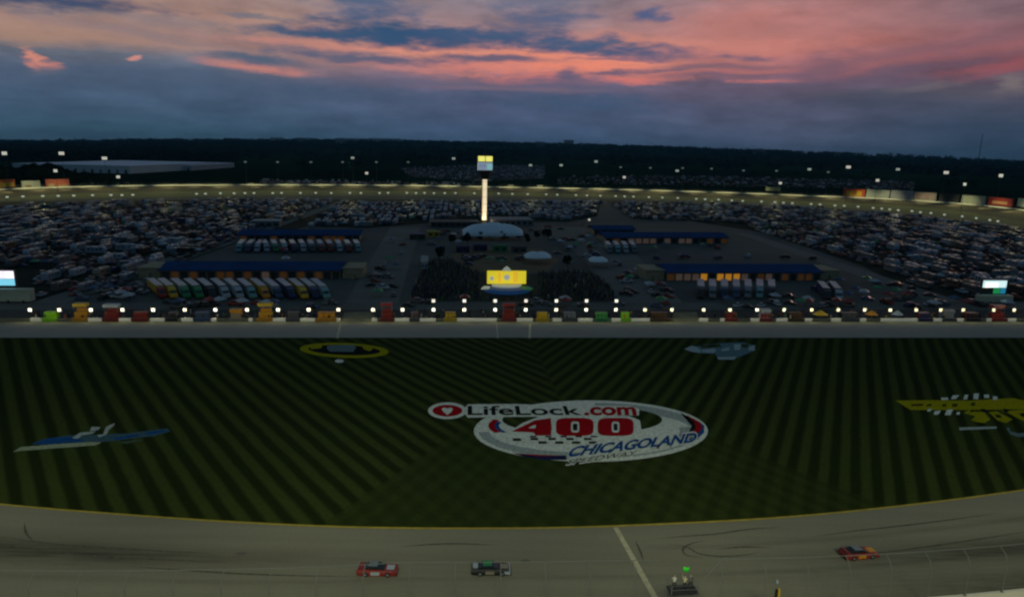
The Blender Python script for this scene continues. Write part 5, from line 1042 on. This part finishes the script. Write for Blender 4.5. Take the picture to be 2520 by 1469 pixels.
def clutter():
    zones = [([(900, 735), (985, 735), (1030, 640), (1045, 575), (960, 575), (930, 650)], 16), ([(1540, 735), (1690, 735), (1640, 700), (1500, 640), (1450, 600)], 22), ([(620, 600), (900, 600), (930, 640), (860, 650), (560, 648)], 6), ([(120, 742), (350, 742), (380, 690), (310, 690)], 26),
             ([(1080, 560), (1150, 575), (1130, 615), (1060, 625), (1050, 580)], 14), ([(1300, 560), (1440, 560), (1480, 640), (1400, 665), (1370, 625)], 30), ([(1900, 742), (2330, 742), (2200, 690), (2060, 700)], 26), ([(1130, 628), (1330, 628), (1330, 655), (1150, 655)], 14), ([(380, 747), (830, 747), (830, 760), (380, 760)], 26), ([(1000, 745), (1650, 745), (1650, 757), (1000, 757)], 16), ([(1730, 747), (2480, 747), (2480, 760), (1730, 760)], 34), ([(1820, 600), (2060, 645), (1600, 648), (1560, 610)], 12)]
    q = random.Random(21)
    for poly, n in zones:
        xs = [a for a, _ in poly]; ys = [b for _, b in poly]; k = 0
        while k < n:
            x, y = q.uniform(min(xs), max(xs)), q.uniform(min(ys), max(ys))
            if not inpoly(x, y, poly): continue
            k += 1; kd = q.choices(('parked_car', 'pickup_truck', 'canopy_tent'), weights=(4, 3, 3))[0]; c = q.choice(KINDS[kd][1]); p = P(x, y)
            if (kd, c) not in tree_t: r = tree_t[kd, c] = make_thing(kd, KINDS[kd][0](c))
            else: r = copy_tree(tree_t[kd, c])
            r.location = (p.x, p.y, .05); r.rotation_euler = (0, 0, PITD+q.choice((0, 1.57, .6, -.6))+q.uniform(-.1, .1))
            where = 'paddock behind pit road' if y > 690 else ('garage area' if (x < 930 or x > 1560) else 'fan area near the tower')
            tag(r, '%s %s standing in %s' % (c, nicek[kd], where), nicek[kd], 'vehicles and tents around the paddock')
clutter()
def woods():
    q = random.Random(5); V = []; F = []; off = 0
    base = []
    for k in range(6):
        g = random.Random(k+60); mb = crown_mb(1.0, 1.0, 26, k+90); base.append((np.array([tuple(v) for v in mb.v]), mb.f))
    cl = []
    for i in range(150):
        az = R(q.uniform(-42, 42)); D = q.uniform(1700, 7300)**1.0; cl.append((az, D, q.uniform(.01, .09), q.uniform(40, 420)))
    n = 0
    while n < 7000:
        if q.random() < .78: az, D, wa_, wd = q.choice(cl); az += q.gauss(0, wa_); D += q.gauss(0, wd*.6)
        else: az = R(q.uniform(-42, 42)); D = q.uniform(1500, 7600)
        if D < 1480 or abs(az) > R(44): continue
        x, y = D*math.sin(az), D*math.cos(az); px, py_ = proj((x, y, zg(x, y)))
        if px < 580 and D < 1960: continue
        if px >= 580 and D < 2600+300*math.sin(px*.01) and q.random() < .93: continue
        if 960 < px < 1345 and py_ > 404: continue
        if px > 580 and D < 5400 and q.random() < .45: n += 1; continue
        s = q.uniform(8, 17)*(1+D/9000); b, f = q.choice(base); a = q.uniform(0, 6.3); cr, sr = math.cos(a), math.sin(a); w = np.empty_like(b); w[:, 0] = (b[:, 0]*cr-b[:, 1]*sr)*s*1.5+x; w[:, 1] = (b[:, 0]*sr+b[:, 1]*cr)*s*1.5+y; w[:, 2] = b[:, 2]*s+zg(x, y)-1
        V.append(w); F += [tuple(i+off for i in ff) for ff in f]; off += len(b); n += 1
    me = bpy.data.meshes.new('distant_woods'); me.from_pydata(np.concatenate(V).tolist(), [], F); me.materials.append(m_leaf); o = bpy.data.objects.new('distant_woods', me); link(o); tag(o, 'dark distant woods and hedgerows reaching to the horizon', 'woods', kind='stuff')
woods()
# ------------------------------------------------------------------ stock cars
def stockcar(xc, yc, rz, c1, c2, croof, cdoor, label, spoiler='black'):
    p = P(xc, yc); r = empty('race_car', (p.x, p.y, .035), rz); tag(r, label, 'race car', 'stock cars on the front stretch')
    def ring(x, w, z0, z1, zs=None):
        zs = zs or (z0+(z1-z0)*.6); return [(x, -w*.96, z0), (x, w*.96, z0), (x, w, (z0+zs)/2), (x, w*.99, zs), (x, w*.86, z1), (x, -w*.86, z1), (x, -w*.99, zs), (x, -w, (z0+zs)/2)]
    b = MB(); b.loft([ring(-2.55, .88, .3, .82), ring(-2.45, .95, .2, .93), ring(-1.7, .99, .13, .96), ring(-.9, .98, .1, .9), ring(.6, .98, .1, .86), ring(1.5, .98, .1, .84), ring(2.1, .96, .1, .74), ring(2.45, .88, .1, .6), ring(2.6, .74, .12, .42)])
    b.build('body', VC[c1], r, smooth=False)
    f = MB(); f.box((1.95, 0, .45), (1.1, 1.98, .36)); f.build('front_quarter', VC[c2], r)
    q = MB(); [q.box((-.15, s*.985, .5), (1.15, .03, .46)) for s in (-1, 1)]; q.build('door_panel', VC[cdoor], r)
    k = MB(); k.box((1.75, 0, .835), (1.0, 1.0, .03)); k.build('bonnet_panel', VC[cdoor], r); k = MB(); k.box((-2.0, 0, .965), (.7, 1.1, .03)); k.build('boot_panel', VC[c2], r)
    g = MB(); g.loft([ring(-1.75, .72, .9, .96), ring(-1.05, .66, .88, 1.26), ring(-.1, .66, .86, 1.3), ring(.25, .68, .86, 1.24), ring(1.0, .76, .82, .86)]); g.build('windows', m_glass, r)
    t = MB(); t.box((-.45, 0, 1.315), (1.15, 1.16, .05)); t.build('roof', VC[croof], r); m = MB(); m.box((-2.42, 0, 1.06), (.05, 1.5, .22)); m.build('rear_spoiler', VC[spoiler], r)
    s = MB(); s.box((2.5, 0, .1), (.3, 1.7, .06)); s.build('front_splitter', m_black, r)
    for x in (-1.4, 1.45):
        for sgn in (-1, 1):
            w = MB(); w.cyl((x, sgn*.8, .34), (x, sgn*1.0, .34), .35, n=16); wo = w.build('wheel', m_black, r); h = MB(); h.cyl((x, sgn*1.0, .34), (x, sgn*1.01, .34), .19, n=12); h.build('rim', VC['silver'], wo)
def tang(x):
    i = min(range(len(inner)), key=lambda k: abs(inner[k].x-x)); d = inner[i+1]-inner[i-1]; return math.atan2(d.y, d.x)
stockcar(929, 1409, tang(P(929, 1405).x), 'red', 'red', 'silver', 'white', 'red race car with a silver roof on the front stretch, leftmost of three', 'white')
stockcar(1208, 1407, tang(P(1208, 1405).x), 'black', 'white', 'green', 'tan', 'black and white race car with a green roof on the front stretch', 'silver')
stockcar(2112, 1368, tang(P(2112, 1362).x), 'red', 'red', 'silver', 'orange', 'red and orange race car at right on the front stretch', 'black')
# ------------------------------------------------------------------ flag stand with officials
def flagstand():
    i0 = min(range(len(outer)), key=lambda k: abs(outer[k].x-21.0)); p = outer[i0]+normal_at(inner, i0)*.4; rz = tang(p.x); r = empty('flag_stand', (p.x, p.y, 0), rz); tag(r, 'raised steel flag stand over the outside wall at the finish line', 'flag stand')
    m = MB(); m.box((0, 0, 3.7), (3.4, 1.8, .12)); m.build('platform', m_dsteel, r)
    for x in (-1.6, 1.6):
        for y in (-.8, .8): m = MB(); m.cyl((x, y, 0), (x, y, 4.8), .06, n=6); m.build('stand_post', m_steel, r)
    for z in (4.25, 4.8):
        m = MB(); [m.cyl((-1.6, y, z), (1.6, y, z), .025, n=5) for y in (-.8, .8)]; [m.cyl((x, -.8, z), (x, .8, z), .025, n=5) for x in (-1.6, 1.6)]; m.build('guard_rail', m_steel, r)
    m = MB(); m.cyl((1.7, 0, 3.9), (4.9, .5, 7.3), .05, n=6); m.build('brace', m_steel, r)
    return r, p, rz
fs, fp, frz = flagstand()
def off(p, dx, dy, rz): return Vector((p.x+dx*math.cos(rz)-dy*math.sin(rz), p.y+dx*math.sin(rz)+dy*math.cos(rz), 0))
fm = person_mesh('flagman', ((.1, .1, .2), (.16, .08, .46)), ((.05, -.1, -.24), (.18, -.06, -.42)), .08, 0, True)
for j, x in enumerate((m_skin, CL['cream'], CL['black'], CL['white'], CL['black'])): fm.materials[j] = x
q = off(fp, .25, 0, frz); o = bpy.data.objects.new('person', fm); link(o); o.location = (q.x, q.y, 3.76); o.rotation_euler = (0, 0, frz+math.pi/2); tag(o, 'flag official in cream shirt and black trousers raising a green flag', 'person')
hand = Matrix.Rotation(frz+math.pi/2, 3, 'Z') @ (Vector((0, .19, 1.42))+Vector((.17, .08, .53))); hx = Vector((q.x, q.y, 3.76))+hand
r = empty('green_flag', hx-Vector((0, 0, .12)), frz); tag(r, 'bright green flag on a short stick held up by the flag official', 'flag'); m = MB(); m.cyl((0, 0, 0), (0, 0, 1.0), .014, n=6); m.build('flag_stick', m_steel, r)
m = MB(); K = 8; vs = [(u/K*.75, .08*math.sin(u*1.1), z-.1*u/K) for u in range(K+1) for z in (.4, 1.0)]; m.add(vs, [(2*i, 2*i+2, 2*i+3, 2*i+1) for i in range(K)]); g = m.build('flag_cloth', mat('flag_green', (.05, .75, .04), .7, emit=(.05, .8, .03), estr=.0), r, smooth=True); g.modifiers.new('s', 'SOLIDIFY').thickness = .01
person(off(fp, -.95, .2, frz), 'white', 'black', 'official in white shirt with pale cap on the left of the flag stand', None, 'cream', frz+1.4, 1, 3.76); person(off(fp, 1.0, .1, frz), 'grey', 'black', 'official in grey shirt on the right of the flag stand', None, 'white', frz+1.9, 2, 3.76)
def caution():
    D = P(1893, 1500); p = Vector((D.x, D.y, 0)); i0 = min(range(len(outer)), key=lambda k: (outer[k]-p).length); p = outer[i0]+normal_at(inner, i0)*.8; z = zy(p, 1443, 1893); r = empty('signal_post', p, tang(p.x)); tag(r, 'black and yellow signal post with a small white lamp beside the outside wall', 'signal post')
    m = MB(); m.box((-.12, 0, z/2), (.22, .25, z)); m.build('black_post', m_black, r); m = MB(); m.box((.14, 0, z/2), (.26, .3, z)); m.build('yellow_post', VC['yellow'], r); m = MB(); m.cyl((-.2, 0, z), (-.2, 0, z+.8), .03, n=6); m.build('lamp_stem', m_steel, r); m = MB(); m.cyl((-.2, 0, z+.8), (-.2, 0, z+1.15), .14, n=10); m.build('white_lamp', VC['white'], r)
caution()
for (x, y, w) in ((593, 1362, .7), (1293, 1380, .6)):  # two small dark uneven ovals laid on the track
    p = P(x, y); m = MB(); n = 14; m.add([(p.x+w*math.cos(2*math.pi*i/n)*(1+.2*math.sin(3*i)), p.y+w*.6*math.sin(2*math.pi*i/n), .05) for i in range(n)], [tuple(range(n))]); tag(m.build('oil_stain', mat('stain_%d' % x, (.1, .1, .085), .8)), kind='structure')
m_rub = mat('tyre_rubber_marks', (.11, .11, .088), .8, noise=.5, nscale=1.5, spec=.1)
for px_ in ([(1612, 1326), (1680, 1320), (1760, 1314), (1840, 1303), (1930, 1296)], [(1640, 1338), (1690, 1346), (1720, 1362), (1770, 1369), (1830, 1366), (1870, 1358)], [(1735, 1330), (1700, 1338), (1680, 1352), (1690, 1366), (1730, 1372)], [(1760, 1352), (1830, 1346), (1900, 1348)],
            [(1990, 1322), (2090, 1308), (2200, 1296), (2330, 1280), (2460, 1262)], [(1563, 1330), (1572, 1348), (1580, 1368), (1584, 1384)], [(60, 1286), (64, 1310), (80, 1330)], [(-20, 1318), (150, 1340), (330, 1352), (520, 1362)], [(-20, 1338), (170, 1362), (330, 1374), (560, 1384)], [(2050, 1372), (2200, 1356), (2360, 1334), (2540, 1306)], [(300, 1392), (600, 1412), (900, 1420)], [(980, 1345), (1100, 1338), (1220, 1341)]):  # the short streak right of the finish line is a shadow drawn in colour
    c = spline([P(*q) for q in px_], 24); mb = MB(); n = len(c); A = [p+normal_at(c, i)*.16*math.sin(math.pi*(i+.5)/n) for i, p in enumerate(c)]; B = [p-normal_at(c, i)*.16*math.sin(math.pi*(i+.5)/n) for i, p in enumerate(c)]
    strip(mb, A, B, .052, .052); tag(mb.build('tyre_marks', m_rub), kind='structure')
# bright lamp beside the rear right garage
pole(P(1449, 566), 7, 1.6, m_lampglow, 'short bright lamp pole at the left end of the rear right garage', None, 1.3)

# evening haze
hz = MB(); hz.box((0, 6500, 98), (18000, 17000, 206)); ho = hz.build('haze', mat('haze_tmp', (1, 1, 1)))
hm_ = bpy.data.materials.new('haze_air'); hm_.use_nodes = True; ht = hm_.node_tree; ht.nodes.clear(); pv = N(ht, 'ShaderNodeVolumePrincipled'); pv.inputs['Color'].default_value = (.25, .7, 1, 1); pv.inputs['Density'].default_value = 3.2e-5
L(ht, pv.outputs[0], N(ht, 'ShaderNodeOutputMaterial').inputs['Volume']); ho.data.materials.clear(); ho.data.materials.append(hm_); tag(ho, kind='stuff')
# labels shared by look-alikes are told apart by their order from the left
def dedupe():
    g = {}
    for o in scene.objects:
        if o.parent is None and 'label' in o and o.get('group'): g.setdefault(o['label'], []).append(o)
    for lab, os_ in g.items():
        if len(os_) < 2: continue
        os_.sort(key=lambda o: proj(o.location)[0])
        for i, o in enumerate(os_):
            if i < 99: o['label'] = '%s, %s from left' % (lab, ordw(i))
dedupe()
